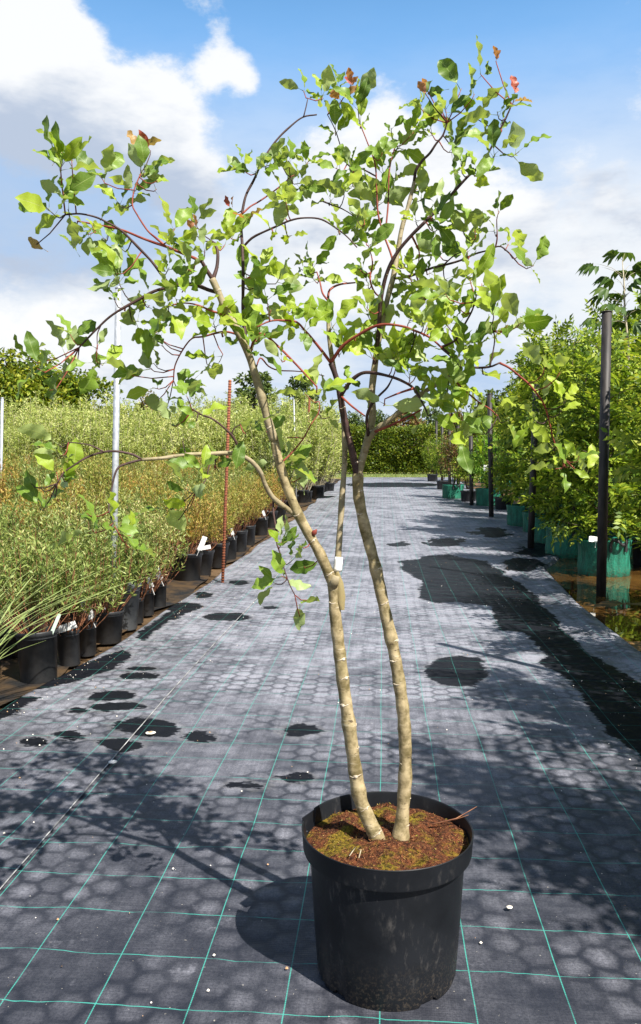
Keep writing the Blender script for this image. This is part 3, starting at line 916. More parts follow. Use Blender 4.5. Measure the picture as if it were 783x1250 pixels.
# branch tracings: (part name, bark, radius start/end in mm, depth offset start/end in m, pixels)
BR = [
    ('trunk', 'bark', 21, 15.5, 0.0, 0.0, [(463, 1034), (459, 1020), (449, 998), (440, 975), (433, 935), (427, 890), (420, 840), (414, 790), (409, 745), (407, 712)]),
    ('trunk', 'bark', 19.5, 15, 0.02, 0.02, [(489, 1024), (492, 990), (495, 940), (494, 890), (490, 850), (482, 800), (470, 745), (458, 690), (446, 645), (438, 605), (437, 578)]),
    ('branch', 'bark', 14.5, 12, 0.0, -0.02, [(408, 716), (400, 696), (391, 676), (379, 655), (366, 631), (352, 598), (340, 560), (335, 538)]),
    ('branch', 'bark_up', 12, 8.5, -0.02, -0.08, [(335, 538), (327, 512), (319, 482), (311, 455), (302, 428), (288, 400), (274, 374), (266, 355), (259, 340)]),
    ('branch', 'bark_dark', 6, 4.5, -0.08, -0.1, [(260, 341), (252, 329), (246, 318)]),
    ('branch', 'bark_dark', 6, 3, -0.08, -0.06, [(260, 341), (265, 326), (266, 308), (262, 296)]),
    ('branch', 'bark_up', 9, 6, 0.01, 0.10, [(409, 704), (412, 690), (415, 650), (418, 605), (421, 560), (420, 520), (414, 478), (406, 440), (402, 410), (401, 388)]),
    ('branch', 'bark_red', 4.5, 2, 0.10, 0.18, [(401, 388), (401, 360), (405, 352), (416, 347), (434, 345)]),
    ('branch', 'bark_red', 3, 1.5, 0.10, 0.16, [(400, 366), (394, 358), (391, 345), (387, 332)]),
    ('branch', 'bark_up', 11.5, 8, 0.02, 0.05, [(437, 580), (444, 555), (451, 530), (455, 505), (454, 480), (458, 445), (463, 410), (469, 383)]),
    ('branch', 'bark_up', 8, 5, 0.05, 0.10, [(469, 383), (475, 358), (481, 335), (487, 300), (491, 278), (499, 250), (506, 222)]),
    ('branch', 'bark_dark', 4.5, 2, 0.10, 0.05, [(506, 222), (508, 208), (516, 196), (525, 187), (533, 175), (541, 165), (546, 150)]),
    ('branch', 'bark_dark', 6.5, 4, 0.04, -0.08, [(457, 448), (461, 420), (463, 396), (465, 367), (472, 335), (484, 310), (501, 289), (520, 270)]),
    ('branch', 'bark_dark', 4.2, 1.8, -0.08, -0.15, [(520, 270), (540, 250), (557, 231), (572, 215), (588, 200), (600, 180), (607, 165), (616, 148), (625, 128)]),
    ('branch', 'bark_dark', 10.5, 7, 0.02, 0.0, [(437, 582), (432, 560), (425, 530), (419, 503), (416, 485), (411, 462), (404, 443)]),
    ('branch', 'bark_up', 9, 6, 0.02, -0.10, [(446, 552), (451, 535), (463, 522), (482, 508), (510, 484), (532, 470), (552, 458)]),
    ('branch', 'bark_red', 4, 2, -0.03, -0.1, [(458, 527), (480, 518), (498, 509), (515, 500)]),
    ('branch', 'bark_dark', 5, 2, 0.0, -0.06, [(450, 532), (448, 510), (453, 495), (462, 484), (473, 473), (480, 460)]),
    ('branch', 'bark_red', 5, 2.2, 0.0, -0.15, [(404, 443), (409, 435), (420, 421), (439, 408), (456, 399), (471, 396), (490, 398), (505, 403), (525, 412), (540, 425)]),
    ('branch', 'bark_dark', 5.5, 2.5, 0.0, -0.14, [(417, 482), (428, 466), (441, 456), (455, 455), (478, 460), (493, 466), (505, 474), (514, 488), (521, 502)]),
    ('branch', 'bark_red', 3.5, 2, 0.0, -0.05, [(417, 484), (430, 496), (446, 508)]),
    ('branch', 'bark_red', 3.2, 1.6, -0.14, -0.16, [(505, 474), (487, 480), (470, 487)]),
    ('branch', 'bark_red', 4.2, 1.8, 0.0, -0.12, [(404, 443), (396, 432), (384, 417), (372, 403), (362, 393), (346, 391), (330, 392), (314, 399)]),
    ('branch', 'bark_red', 3.8, 2, -0.04, -0.15, [(305, 432), (312, 412), (322, 408), (341, 424), (360, 443), (374, 458), (387, 472)]),
    ('branch', 'bark_red', 2.2, 1.2, -0.03, 0.05, [(312, 452), (318, 437), (328, 447), (340, 452), (360, 453), (380, 455), (396, 459)]),
    ('branch', 'bark_red', 2.6, 1.3, -0.02, 0.03, [(344, 565), (356, 553), (370, 536), (380, 518), (389, 504), (390, 490)]),
    ('branch', 'bark_red', 1.8, 1.0, 0.0, 0.0, [(371, 535), (360, 534), (350, 534)]),
    # long lateral to the left
    ('branch', 'bark_up', 7.5, 6, 0.0, -0.10, [(366, 633), (352, 622), (335, 609), (325, 594), (318, 576), (308, 564), (296, 556)]),
    ('branch', 'bark_up', 6, 4, -0.10, -0.22, [(296, 556), (280, 553), (255, 554), (228, 555), (200, 559), (173, 561)]),
    ('branch', 'bark_dark', 3.2, 1.8, -0.22, -0.28, [(173, 561), (163, 555), (143, 551), (126, 552), (107, 558), (89, 569), (78, 577), (70, 590)]),
    ('branch', 'bark_dark', 2, 1.2, -0.26, -0.28, [(128, 552), (112, 544), (96, 541), (84, 540)]),
    ('branch', 'bark_dark', 3, 1.4, -0.22, -0.30, [(173, 561), (155, 566), (143, 573), (136, 599), (133, 620), (136, 631), (140, 642)]),
    ('branch', 'bark_dark', 4, 2, -0.10, -0.16, [(297, 556), (290, 543), (283, 531), (270, 519), (259, 511), (246, 506), (236, 500)]),
    ('branch', 'bark_dark', 2, 1, -0.12, -0.12, [(283, 531), (286, 523), (298, 516)]),
    ('branch', 'bark_dark', 2.4, 1.2, -0.12, -0.16, [(259, 556), (255, 572), (250, 588), (240, 598)]),
    ('branch', 'bark_dark', 2.2, 1.2, -0.12, -0.08, [(264, 555), (263, 568), (268, 576)]),
    ('branch', 'bark_dark', 3, 1.3, -0.02, -0.10, [(334, 606), (334, 625), (337, 645), (338, 662), (342, 675), (346, 690), (349, 700), (354, 714), (360, 726)]),
    # left crown
    ('branch', 'bark_dark', 5.5, 2.2, -0.06, -0.05, [(267, 357), (255, 354), (240, 348), (225, 347), (210, 350), (190, 355), (169, 366), (138, 384), (118, 402), (97, 424)]),
    ('branch', 'bark_dark', 2, 1.2, -0.05, -0.05, [(123, 398), (119, 408), (119, 420)]),
    ('branch', 'bark_dark', 4.2, 2, -0.05, -0.16, [(210, 350), (201, 340), (186, 320), (170, 303), (149, 282), (132, 272), (117, 265), (98, 261), (80, 262)]),
    ('branch', 'bark_red', 4, 2, -0.09, 0.02, [(247, 320), (235, 314), (220, 308), (203, 301), (188, 296), (172, 290), (150, 281), (128, 276), (95, 270)]),
    ('branch', 'bark_red', 2.8, 1.4, -0.06, 0.0, [(203, 301), (190, 290), (180, 281), (167, 261), (162, 250), (164, 232), (172, 212)]),
    ('branch', 'bark_red', 3, 1.6, -0.04, 0.05, [(300, 412), (275, 405), (248, 411), (235, 413), (224, 426), (214, 446), (212, 464)]),
    ('branch', 'bark_red', 3, 1.6, -0.06, -0.10, [(280, 386), (260, 380), (240, 372), (222, 370), (206, 374)]),
    # slim dark leader of the left crown
    ('branch', 'bark_dark', 5, 4, -0.03, 0.08, [(306, 440), (300, 412), (297, 380), (297, 350), (297, 328), (296, 300), (294, 270)]),
    ('branch', 'bark_dark', 4, 2, 0.08, 0.14, [(294, 270), (300, 240), (310, 220), (322, 194), (338, 171), (354, 155), (370, 143), (387, 140)]),
    ('branch', 'bark_dark', 2, 1.2, 0.13, 0.14, [(371, 142), (374, 130), (376, 120)]),
    ('branch', 'bark_dark', 3.4, 1.6, 0.06, -0.05, [(297, 302), (303, 295), (312, 288), (336, 277), (355, 269), (372, 266), (393, 268), (414, 281), (425, 290), (436, 302)]),
    ('branch', 'bark_red', 2.6, 1.4, 0.08, 0.16, [(296, 261), (306, 252), (318, 245), (339, 230), (355, 216)]),
    ('branch', 'bark_dark', 2, 1.2, 0.14, 0.05, [(395, 246), (405, 250), (418, 255), (432, 264), (440, 275)]),
    ('branch', 'bark_red', 3.2, 1.4, 0.07, 0.12, [(470, 380), (466, 365), (457, 356), (452, 340), (455, 320), (450, 300)]),
    ('branch', 'bark_red', 3, 1.5, 0.08, 0.14, [(482, 332), (478, 312), (470, 290), (462, 262), (460, 230), (458, 200), (448, 172), (440, 152)]),
    ('branch', 'bark_red', 2.6, 1.4, 0.10, 0.16, [(470, 290), (474, 250), (475, 215), (478, 195), (482, 180)]),
    ('branch', 'bark_dark', 2.4, 1.2, 0.12, 0.16, [(459, 215), (440, 205), (424, 200), (410, 160), (400, 140)]),
    # right crown
    ('branch', 'bark_dark', 4, 1.8, 0.06, -0.05, [(481, 340), (500, 337), (528, 327), (541, 324), (562, 318), (580, 310), (594, 306), (604, 302), (612, 301), (622, 309)]),
    ('branch', 'bark_dark', 2, 1.2, 0.0, -0.05, [(541, 324), (556, 311), (570, 305), (580, 292)]),
    ('branch', 'bark_red', 2.4, 1.2, -0.02, -0.05, [(605, 302), (607, 292), (607, 280)]),
    ('branch', 'bark_red', 2.8, 1.3, -0.05, 0.02, [(503, 288), (508, 298), (512, 308), (511, 322)]),
    ('branch', 'bark_dark', 3.4, 1.6, -0.14, -0.2, [(538, 424), (548, 420), (557, 414), (568, 395), (577, 378), (582, 360)]),
    ('branch', 'bark_dark', 3.8, 2.2, -0.14, -0.18, [(540, 425), (556, 438), (575, 448), (597, 448), (610, 443)]),
    ('branch', 'bark_red', 3, 1.6, -0.18, -0.14, [(610, 443), (622, 449), (633, 458), (645, 468), (656, 481), (665, 495), (672, 520), (677, 540), (688, 560)]),
    ('branch', 'bark_dark', 2.2, 1.2, -0.22, -0.22, [(598, 448), (602, 430), (604, 412), (600, 396)]),
    ('branch', 'bark_red', 2.8, 1.4, -0.10, -0.2, [(550, 459), (566, 475), (585, 491), (598, 499), (608, 508)]),
    ('branch', 'bark_dark', 3, 1.5, -0.10, -0.16, [(550, 459), (546, 480), (550, 500), (556, 520)]),
]


def tree_pt(x, y, dd):
    # depth of the pot axis at this height: the tree stands upright, so the view depth shifts with the camera's pitch
    dr = pix_dir(x, y)
    base = POT + Vector((0, 0, 1))
    fh = Vector((FWD.x, FWD.y, 0)).normalized()
    t = ((POT - Vector((0, 0, CAM_H))).dot(fh) + dd) / dr.dot(fh)
    return Vector((0, 0, CAM_H)) + dr * t


SAMPLES = []          # (px, py, dd, 3d, radius)
scar_pts = []
for bi, (nm, bm, r0, r1, d0, d1, px) in enumerate(BR):
    n = len(px)
    cum = np.cumsum([0] + [math.dist(px[i], px[i + 1]) for i in range(n - 1)])
    cum = cum / cum[-1]
    ctrl = [(x, y, (d0 + (d1 - d0) * c) * 500) for (x, y), c in zip(px, cum)]
    cv = catmull(ctrl, 5.0)
    pts = [tree_pt(c[0], c[1], c[2] / 500) for c in cv]
    L = np.cumsum([0] + [(pts[i + 1] - pts[i]).length for i in range(len(pts) - 1)])
    rad = []
    rg = random.Random(bi)
    ph = rg.random() * 6
    for i, l in enumerate(L):
        f = l / L[-1]
        r_ = (r0 + (r1 - r0) * f) / 1000
        r_ *= 1 + 0.04 * math.sin(l * 43 + ph) + 0.035 * math.sin(l * 97 + ph * 2) + 0.09 * max(0.0, math.sin(l * 31 + ph * 3)) ** 8
        if nm == 'trunk' and f < 0.05:
            r_ *= 1.0 + 0.35 * (1 - f / 0.05)
        rad.append(r_)
    SAMPLES += [(c[0], c[1], c[2] / 500, p, r_, bm) for c, p, r_ in zip(cv, pts, rad)]
    mb = MB()
    mb.tube([tl(p) for p in pts], rad, 14 if r0 > 10 else 8)
    o_ = mb.build(nm, M[bm], tree)
    if r0 > 5:            # knots and leaf scars
        sb = MB()
        step = 0.075 if r0 > 10 else 0.06
        l = step * 0.5
        while l < L[-1] - 0.01:
            i = min(int(np.searchsorted(L, l)), len(pts) - 2)
            tdir = (pts[i + 1] - pts[i]).normalized()
            sidev = Vector((rg.uniform(-1, 1), rg.uniform(-1.2, 0.4), 0))
            sidev = (sidev - tdir * sidev.dot(tdir)).normalized()
            c = tl(pts[i]) + sidev * rad[i] * 0.86
            s_ = rad[i] * rg.uniform(0.18, 0.42)
            sb.tube([c - sidev * s_ * 0.5, c + sidev * s_ * 0.35, c + sidev * s_ * 0.62 + tdir * s_ * 0.2], [s_ * 1.15, s_ * 0.85, s_ * 0.35], 7)
            # raised ring round the stem
            if r0 > 10:
                ring = []
                nx = tdir.orthogonal().normalized()
                ny = tdir.cross(nx)
                a0 = math.atan2(sidev.dot(ny), sidev.dot(nx))
                span = rg.uniform(0.7, 1.5)
                for a in np.linspace(a0 - span, a0 + span, 9):
                    ring.append(tl(pts[i]) + (nx * math.cos(a) + ny * math.sin(a)) * (rad[i] * 0.985) + tdir * 0.002 * math.sin(a * 3))
                sb.tube(ring, [0.0004, 0.001, 0.0014, 0.0016, 0.0017, 0.0016, 0.0014, 0.001, 0.0004], 5)
            l += step * rg.uniform(0.7, 1.5)
        sb.build('scars', M['scar' if r0 > 10 else 'bark_up'], o_)['kind'] = 'stuff'

# grafting tape, cut stub, bud and hanging film tag at the left stem's fork
p0, p1 = tree_pt(412, 697, 0.01), tree_pt(414, 680, 0.01)
mb = MB()
mb.tube([tl(p0 + (p1 - p0) * f) for f in (0, .2, .35, .6, .8, 1)], [0.0125, 0.0128, 0.0118, 0.0126, 0.0116, 0.0106], 12)
mb.build('grafting_tape', M['white_tag'], tree)
mb = MB()
a, c = tree_pt(406, 716, -0.004), tree_pt(410, 703, -0.010)
mb.tube([tl(a), tl(c), tl(c + (c - a) * 0.05)], [0.0155, 0.0125, 0.009], 12)
mb.build('cut_stub', M['bark_up'], tree)
m_, q, out = mat('yellowed_film')
pfilm = principled(q, out, (0.62, 0.52, 0.28), 0.35, None, 0.5)
trn = q.new('ShaderNodeBsdfTranslucent')
trn.inputs[0].default_value = (0.7, 0.6, 0.3, 1)
mx = q.new('ShaderNodeMixShader')
mx.inputs[0].default_value = 0.65
q.nt.links.new(pfilm.outputs[0], mx.inputs[1])
q.nt.links.new(trn.outputs[0], mx.inputs[2])
q.nt.links.new(mx.outputs[0], out.inputs[0])
mb = MB()
tp = [(412, 698), (415, 712), (416, 728), (418, 745)]
wds = [0.004, 0.010, 0.013, 0.006]
vs = []
for off in (0, 0.0015):
    for (x, y), w_ in zip(tp, wds):
        c = tl(tree_pt(x, y, -0.012 + off))
        vs += [c - Vector((w_, 0, 0)), c + Vector((w_, 0.004, 0))]
fs = []
for i in range(3):
    fs += [(2 * i, 2 * i + 1, 2 * i + 3, 2 * i + 2), (8 + 2 * i + 2, 8 + 2 * i + 3, 8 + 2 * i + 1, 8 + 2 * i),
           (2 * i, 2 * i + 2, 8 + 2 * i + 2, 8 + 2 * i), (2 * i + 1, 8 + 2 * i + 1, 8 + 2 * i + 3, 2 * i + 3)]
mb.add(vs, fs)
mb.build('film_tag', m_, tree)
mb = MB()
a = tree_pt(381, 654, -0.015)
c = tree_pt(387, 646, -0.02)
mb.tube([tl(a), tl(a.lerp(c, .5)), tl(c)], [0.003, 0.008, 0.001], 7)
mb.build('bud', M['bark_red'], tree)

# leaves ------------------------------------------------------------------
def leaf_material(name, c_dark, c_light, under, vein, trans):
    m_, q, out = mat(name)
    uv = q.new('ShaderNodeUVMap').outputs[0]
    u, v_, _ = q.xyz(uv)
    geo = q.new('ShaderNodeNewGeometry')
    ob = q.new('ShaderNodeObjectInfo')
    rnd = q.m('FRACT', q.m('ADD', geo.outputs['Random Per Island'], ob.outputs['Random']))
    au = q.m('ABSOLUTE', q.m('SUBTRACT', u, 0.5))
    side = q.m('SINE', q.m('MULTIPLY', q.m('SUBTRACT', v_, q.m('MULTIPLY', au, 0.55)), 52.0))
    veins = q.m('MAXIMUM', q.ss(au, 0.03, 0.012), q.m('MULTIPLY', q.ss(side, 0.90, 1.0), 0.35))
    blot = q.noise(q.v('ADD', q.comb(u, v_, 0), q.comb(q.m('MULTIPLY', rnd, 30), 0, 0)), 3, 4)
    c = q.mix(q.m('ADD', q.m('MULTIPLY', rnd, 0.75), q.m('MULTIPLY', blot, 0.3), clamp=True), c_dark, c_light)
    cu = q.mix(0.75, c, under)
    c = q.mix(geo.outputs['Backfacing'], c, cu)
    c = q.mix(q.m('MULTIPLY', veins, 0.75), c, vein)
    spot = q.noise(q.v('ADD', q.comb(u, v_, 0), q.comb(0, q.m('MULTIPLY', rnd, 50), 0)), 9, 3)
    c = q.mix(q.ss(spot, 0.70, 0.76), c, (0.16, 0.09, 0.03))
    p = q.new('ShaderNodeBsdfPrincipled')
    q.put(p.inputs['Base Color'], c)
    q.put(p.inputs['Roughness'], 0.45)
    q.put(p.inputs['Specular IOR Level'], 0.45)
    q.put(p.inputs['Normal'], q.bump(q.m('ADD', q.m('MULTIPLY', veins, -0.6), blot), 0.25, 0.002))
    tr = q.new('ShaderNodeBsdfTranslucent')
    q.put(tr.inputs[0], q.v('MULTIPLY', c, (1.35, 1.35, 0.45)))
    mx = q.new('ShaderNodeMixShader')
    mx.inputs[0].default_value = trans
    q.nt.links.new(p.outputs[0], mx.inputs[1])
    q.nt.links.new(tr.outputs[0], mx.inputs[2])
    q.nt.links.new(mx.outputs[0], out.inputs[0])
    return m_


LM = [leaf_material('leaf_green', (0.05, 0.115, 0.010), (0.25, 0.38, 0.045), (0.40, 0.48, 0.23), (0.33, 0.42, 0.13), 0.36),
      leaf_material('leaf_yellow_green', (0.20, 0.32, 0.020), (0.44, 0.54, 0.055), (0.44, 0.52, 0.22), (0.45, 0.50, 0.15), 0.42),
      leaf_material('leaf_red', (0.32, 0.045, 0.035), (0.50, 0.13, 0.07), (0.55, 0.28, 0.18), (0.55, 0.25, 0.15), 0.35),
      leaf_material('leaf_bronze', (0.24, 0.10, 0.03), (0.40, 0.24, 0.07), (0.45, 0.32, 0.16), (0.45, 0.35, 0.15), 0.35)]


def leaf_shape(seed, pet=0.20):
    """obovate blade, undulating margin with a few coarse lobes, folded on the midrib, petiole first; unit length along +Y"""
    r_ = random.Random(seed)
    rows = 12
    wmax = r_.uniform(0.19, 0.265)
    fold = r_.uniform(0.10, 0.50)
    curl = r_.uniform(-0.15, 0.55)
    bend = r_.uniform(-0.14, 0.14)
    twist = r_.uniform(-0.7, 0.7)
    ph = [r_.random() * 6 for _ in range(4)]
    am = r_.uniform(0.025, 0.075)
    lob = r_.uniform(0.03, 0.11)
    fr = r_.uniform(2.2, 3.4)
    V, UV = [], []
    for i in range(rows):
        t = i / (rows - 1)
        y = pet + (1 - pet) * t
        prof_ = max(0.02, (math.sin(math.pi * t ** 0.85) ** 0.72) * (0.55 + 0.62 * t) if 0 < t < 1 else 0.02)
        prof_ = min(prof_, 1.0) * (1.0 - 0.35 * max(0.0, (t - 0.6) / 0.4) ** 1.5)
        for j, u in enumerate((-1, 0, 1)):
            w_ = wmax * prof_
            if u and 0 < i < rows - 1:
                w_ *= 1.0 + lob * math.sin(t * 6.28 * fr + ph[j]) + r_.uniform(-0.05, 0.05)
            x = u * w_ + bend * t * t
            z = fold * abs(u) * w_ + twist * u * w_ * t * 0.6 - curl * t * t * 0.5
            if u and 0 < i < rows - 1:
                z += am * math.sin(t * 6.28 * fr * 0.8 + ph[3] + u)
            V.append((x, y - abs(curl) * t * t * 0.12, z))
            UV.append((0.5 + u * 0.5, t))
    F = []
    for i in range(rows - 1):
        for j in range(2):
            k0 = i * 3 + j
            F.append((k0, k0 + 1, k0 + 4, k0 + 3))
    k = len(V)                                     # petiole
    V += [(-0.012, 0, 0.0), (0.012, 0, 0.0), (0.0, 0, 0.014)]
    UV += [(0.5, 0)] * 3
    F += [(k, k + 1, 2, 0), (k + 1, k + 2, 1, 2), (k + 2, k, 0, 1)]
    return np.array(V), np.array(F), np.array(UV)


SHAPES = [leaf_shape(100 + i) for i in range(14)]
LEAF_ME = {}
for mi in range(4):
    for si, (V, F, UV) in enumerate(SHAPES):
        LEAF_ME[(mi, si)] = np_mesh('leaf', V, F, LM[mi], smooth=True, uv=UV[F.ravel()])

# clusters in the photograph: x, y, leaves, spread (px), kind: g green, y yellow-green, r red tip, b bronze; upper case = large leaves
CL = """75 205 6 24 G|88 198 3 22 G|72 190 1 8 b|78 240 6 20 g|62 258 4 24 G|84 258 3 16 G|43 298 1 8 B|87 296 1 10 G|125 218 4 20 G|147 250 5 20 G|112 285 7 20 g|128 292 4 18 g
150 305 6 18 g|146 334 5 16 g|176 210 5 20 g|172 184 2 9 b|184 186 2 9 b|164 235 4 16 g|190 222 2 16 g|190 232 2 16 G|212 282 2 14 g|212 304 5 18 y|228 308 4 16 g|240 272 5 20 g|238 285 2 9 r
250 308 4 16 g|283 256 2 10 r|280 288 5 17 y|300 270 2 9 b|274 300 3 14 y|298 205 5 18 g|312 212 3 14 g|328 202 6 18 g|344 200 6 18 g|345 252 6 18 y|352 235 4 16 g|336 286 3 14 g|354 288 3 16 y
205 330 5 16 g|316 332 4 18 G|232 330 5 16 g|371 112 3 12 g|394 118 5 18 y|412 108 4 18 g|428 106 3 10 r|418 122 2 9 b|437 130 4 18 G|440 152 5 20 y|410 162 4 16 g|478 160 2 14 g|486 182 5 20 y
466 190 4 16 g|427 204 6 20 g|413 207 3 16 g|376 198 6 22 g|352 200 4 16 g|365 224 5 18 g|470 214 4 18 G|486 214 2 12 y|420 234 4 16 g|516 106 1 8 r|520 104 1 8 r|532 112 1 10 g|514 132 4 16 g
502 165 4 18 g|526 162 4 16 y|545 138 5 20 g|562 112 2 16 G|578 118 2 12 y|588 92 3 14 g|606 76 2 8 r|582 140 2 20 G|556 172 6 20 g|552 186 3 16 G|564 206 5 18 g|608 140 3 16 G|612 155 3 16 g|597 168 3 14 y
628 116 2 8 r|638 122 1 10 b|604 190 4 16 g|630 188 3 20 G|582 212 4 16 y|350 250 5 16 y|404 246 4 14 g|432 228 5 16 g|462 248 6 24 G|474 240 3 20 G|437 264 3 14 g|414 284 4 15 g|446 290 8 18 g
452 302 5 18 g|382 324 4 16 g|384 342 5 18 g|370 330 2 14 g|410 340 1 10 g|450 348 6 16 y|450 378 3 16 g|494 324 5 16 y|508 270 4 16 y|500 345 6 20 y|512 348 4 18 g|515 244 5 18 g|508 232 3 14 y
546 254 4 18 g|530 268 5 16 g|532 282 4 14 g|580 282 6 20 g|566 284 3 18 y|571 310 4 16 g|536 308 6 17 g|524 334 4 16 g|608 262 3 18 g|604 284 3 18 g|620 300 3 14 y|634 312 3 18 g|648 326 3 18 G
545 342 2 16 y|574 342 5 22 Y|588 350 2 18 y|562 375 6 18 y|582 372 4 16 g|602 382 6 18 y|532 384 6 20 y|516 394 4 18 y|634 396 3 16 G|500 392 5 18 g|520 402 4 18 y|548 400 6 20 y|558 394 3 18 Y
500 428 5 20 y|486 440 4 18 Y|570 425 4 22 Y|560 432 4 18 y|590 455 3 22 Y|560 446 5 18 g|500 460 4 18 g|525 470 5 20 y|540 462 3 18 g|555 475 5 22 G|604 412 5 18 y|618 400 3 18 y|560 508 4 20 y
574 505 4 24 Y|566 535 3 20 Y|590 530 3 16 y|512 515 4 18 g|528 505 4 18 y|540 492 4 18 y|664 452 3 20 Y|682 458 2 16 y|662 490 3 18 y|690 490 3 20 Y|684 503 2 16 Y|655 514 2 18 Y|618 514 2 22 Y|607 500 2 14 y
675 545 4 18 y|682 572 3 22 Y|694 570 3 20 Y|706 560 2 18 Y|716 578 3 18 Y|40 440 3 24 G|50 452 3 24 G|78 455 2 20 G|64 476 1 14 G|80 434 3 16 G|88 412 4 16 g|94 444 1 12 g|118 425 3 14 g|122 444 4 18 G
146 344 4 20 G|140 364 3 16 g|152 376 2 16 G|166 392 3 18 Y|186 364 3 20 G|192 408 3 16 g|160 456 1 14 G|184 450 3 18 G|190 474 2 16 g|188 490 1 12 G|182 374 2 18 G|206 378 4 18 G|224 354 3 18 G|216 368 3 16 y
240 384 5 18 y|262 398 5 22 Y|272 408 3 20 Y|270 438 2 20 Y|256 446 1 12 Y|296 402 6 22 y|306 394 5 20 g|308 428 4 18 G|316 414 3 18 G|300 340 5 20 g|312 348 4 20 g|305 344 1 9 r|326 366 4 22 G|340 342 4 18 g
352 382 4 18 y|330 382 3 18 g|196 412 3 16 g|200 424 2 14 g|190 446 3 16 g|224 474 5 20 g|230 488 4 18 g|205 494 2 16 g|344 440 3 14 y|224 536 2 16 G|240 512 3 16 g|212 520 2 16 g|300 530 3 16 g|326 528 3 18 g
345 568 5 22 G|356 580 4 22 G|334 562 3 18 g|370 580 1 14 Y|356 396 5 20 y|372 404 4 18 y|406 400 4 18 Y|414 430 3 20 Y|388 478 5 20 Y|376 484 3 18 y|400 510 3 18 y|394 500 2 18 Y|426 468 3 16 g|450 490 1 12 g
470 494 2 16 Y|456 438 4 20 Y|460 406 4 20 Y|480 440 4 20 Y|450 386 3 16 g|502 416 5 20 y|512 450 3 20 y|516 482 3 18 g|434 412 3 16 y|72 543 2 18 Y|76 556 3 14 y|70 580 3 16 g|84 586 2 14 Y|40 592 1 16 G|52 598 2 14 g
66 604 1 14 G|50 622 2 16 G|108 628 1 12 g|114 648 3 18 G|140 644 3 16 g|156 654 3 18 g|160 668 2 18 G|246 574 4 18 g|262 570 2 14 g|228 598 3 18 g|206 620 2 18 G|230 622 2 16 Y|216 634 1 14 G|343 664 4 13 g
370 668 1 8 G|357 684 2 10 g|372 692 1 8 G|346 704 3 12 g|336 712 2 10 g|363 714 1 8 g|376 732 1 6 G|366 752 1 6 G|445 270 4 16 y|488 358 4 18 y|476 376 3 16 g|520 366 4 18 y|546 362 4 18 g|440 330 3 14 g"""
clusters = []
for tok in CL.replace('\n', '|').split('|'):
    x, y, n_, r_, k = tok.split()
    clusters.append((float(x), float(y), int(n_), float(r_), k))
SP = np.array([(s_[0], s_[1]) for s_ in SAMPLES])
LEAVES = []           # (size shown, matrix, mesh key)
twigs = {'bark_red': MB(), 'bark_dark': MB()}
rl = random.Random(21)
CAMP = Vector((0, 0, CAM_H))
for ci, (x, y, n_, r_, k) in enumerate(clusters):
    dist = np.hypot(SP[:, 0] - x, SP[:, 1] - y)
    i = int(np.argmin(dist))
    s_ = SAMPLES[i]
    away = dist[i]
    dd = s_[2] + rl.uniform(-1, 1) * (0.04 + min(away, 40) * 0.002)
    C = tree_pt(x, y, dd)
    scale = (C - CAMP).length / F_PX
    base3 = s_[3]
    ax = (C - base3)
    ax = ax.normalized() if ax.length > 0.01 else Vector((0, 0, 1))
    ax = (ax + Vector((0, 0, 0.7)) + Vector((rl.uniform(-.4, .4), rl.uniform(-.4, .4), 0))).normalized()
    big = k.isupper() and x < 640
    kk = k.lower()
    half = r_ * scale * 0.30
    st = C - ax * half
    en = C + ax * half * 0.8
    if n_ > 1 or away > 9:
        mid = base3.lerp(st, 0.55) + Vector((0, 0, -0.006))
        twigs['bark_red' if rl.random() < 0.6 else 'bark_dark'].tube([tl(base3), tl(mid), tl(st), tl(en)], [min(0.0019, s_[4]), 0.0015, 0.0013, 0.0008], 5)
    nx = ax.orthogonal().normalized()
    ny = ax.cross(nx)
    a0 = rl.random() * 6.28
    if n_ > 2:
        n_ = int(n_ * 1.15 + 0.5)
    for j in range(n_):
        f = (j + 0.5) / n_
        a = a0 + j * 2.4 + rl.uniform(-.4, .4)
        radial = nx * math.cos(a) + ny * math.sin(a)
        base = st.lerp(en, f) if n_ > 1 else C - ax * 0.02
        dr = (ax * rl.uniform(0.1, 1.0) + radial * rl.uniform(0.7, 1.1) + Vector((0, 0, rl.uniform(-0.2, 0.75)))).normalized()
        nrm = Vector((rl.gauss(0.15, 0.65), rl.gauss(-0.30, 0.6), rl.gauss(0.55, 0.45)))
        nrm = (nrm - dr * nrm.dot(dr))
        nrm = nrm.normalized() if nrm.length > 0.05 else dr.orthogonal().normalized()
        if kk == 'r':
            sz, mi = rl.uniform(0.040, 0.055), 2
            dr = (dr + Vector((0, 0, 1.0))).normalized()
        elif kk == 'b':
            sz, mi = rl.uniform(0.05, 0.07), rl.choice([2, 3, 3])
        else:
            sz = rl.uniform(0.085, 0.115) if big else (rl.uniform(0.055, 0.095) if rl.random() > 0.15 else rl.uniform(0.034, 0.055))
            mi = (1 if rl.random() < 0.75 else 0) if kk == 'y' else (0 if rl.random() < 0.8 else 1)
        nrm = (nrm - dr * nrm.dot(dr)).normalized()
        sx = dr.cross(nrm).normalized()
        if n_ == 1:
            base = C - dr * sz * 0.55
        R3 = Matrix((sx * sz, dr * sz, nrm * sz)).transposed().to_4x4()
        R3.translation = tl(base)
        show = sz * sz * (0.35 + abs(nrm.dot((C - CAMP).normalized()))) / (C - CAMP).length ** 2
        LEAVES.append((show, R3, mi, rl.randrange(len(SHAPES))))
LEAVES.sort(key=lambda q: -q[0])
for show, R3, mi, si in LEAVES[:300]:
    o_ = bpy.data.objects.new('leaf', LEAF_ME[(mi, si)])
    link(o_, tree)
    o_.matrix_local = R3
VV, FF, UU, MI, k = [], [], [], [], 0
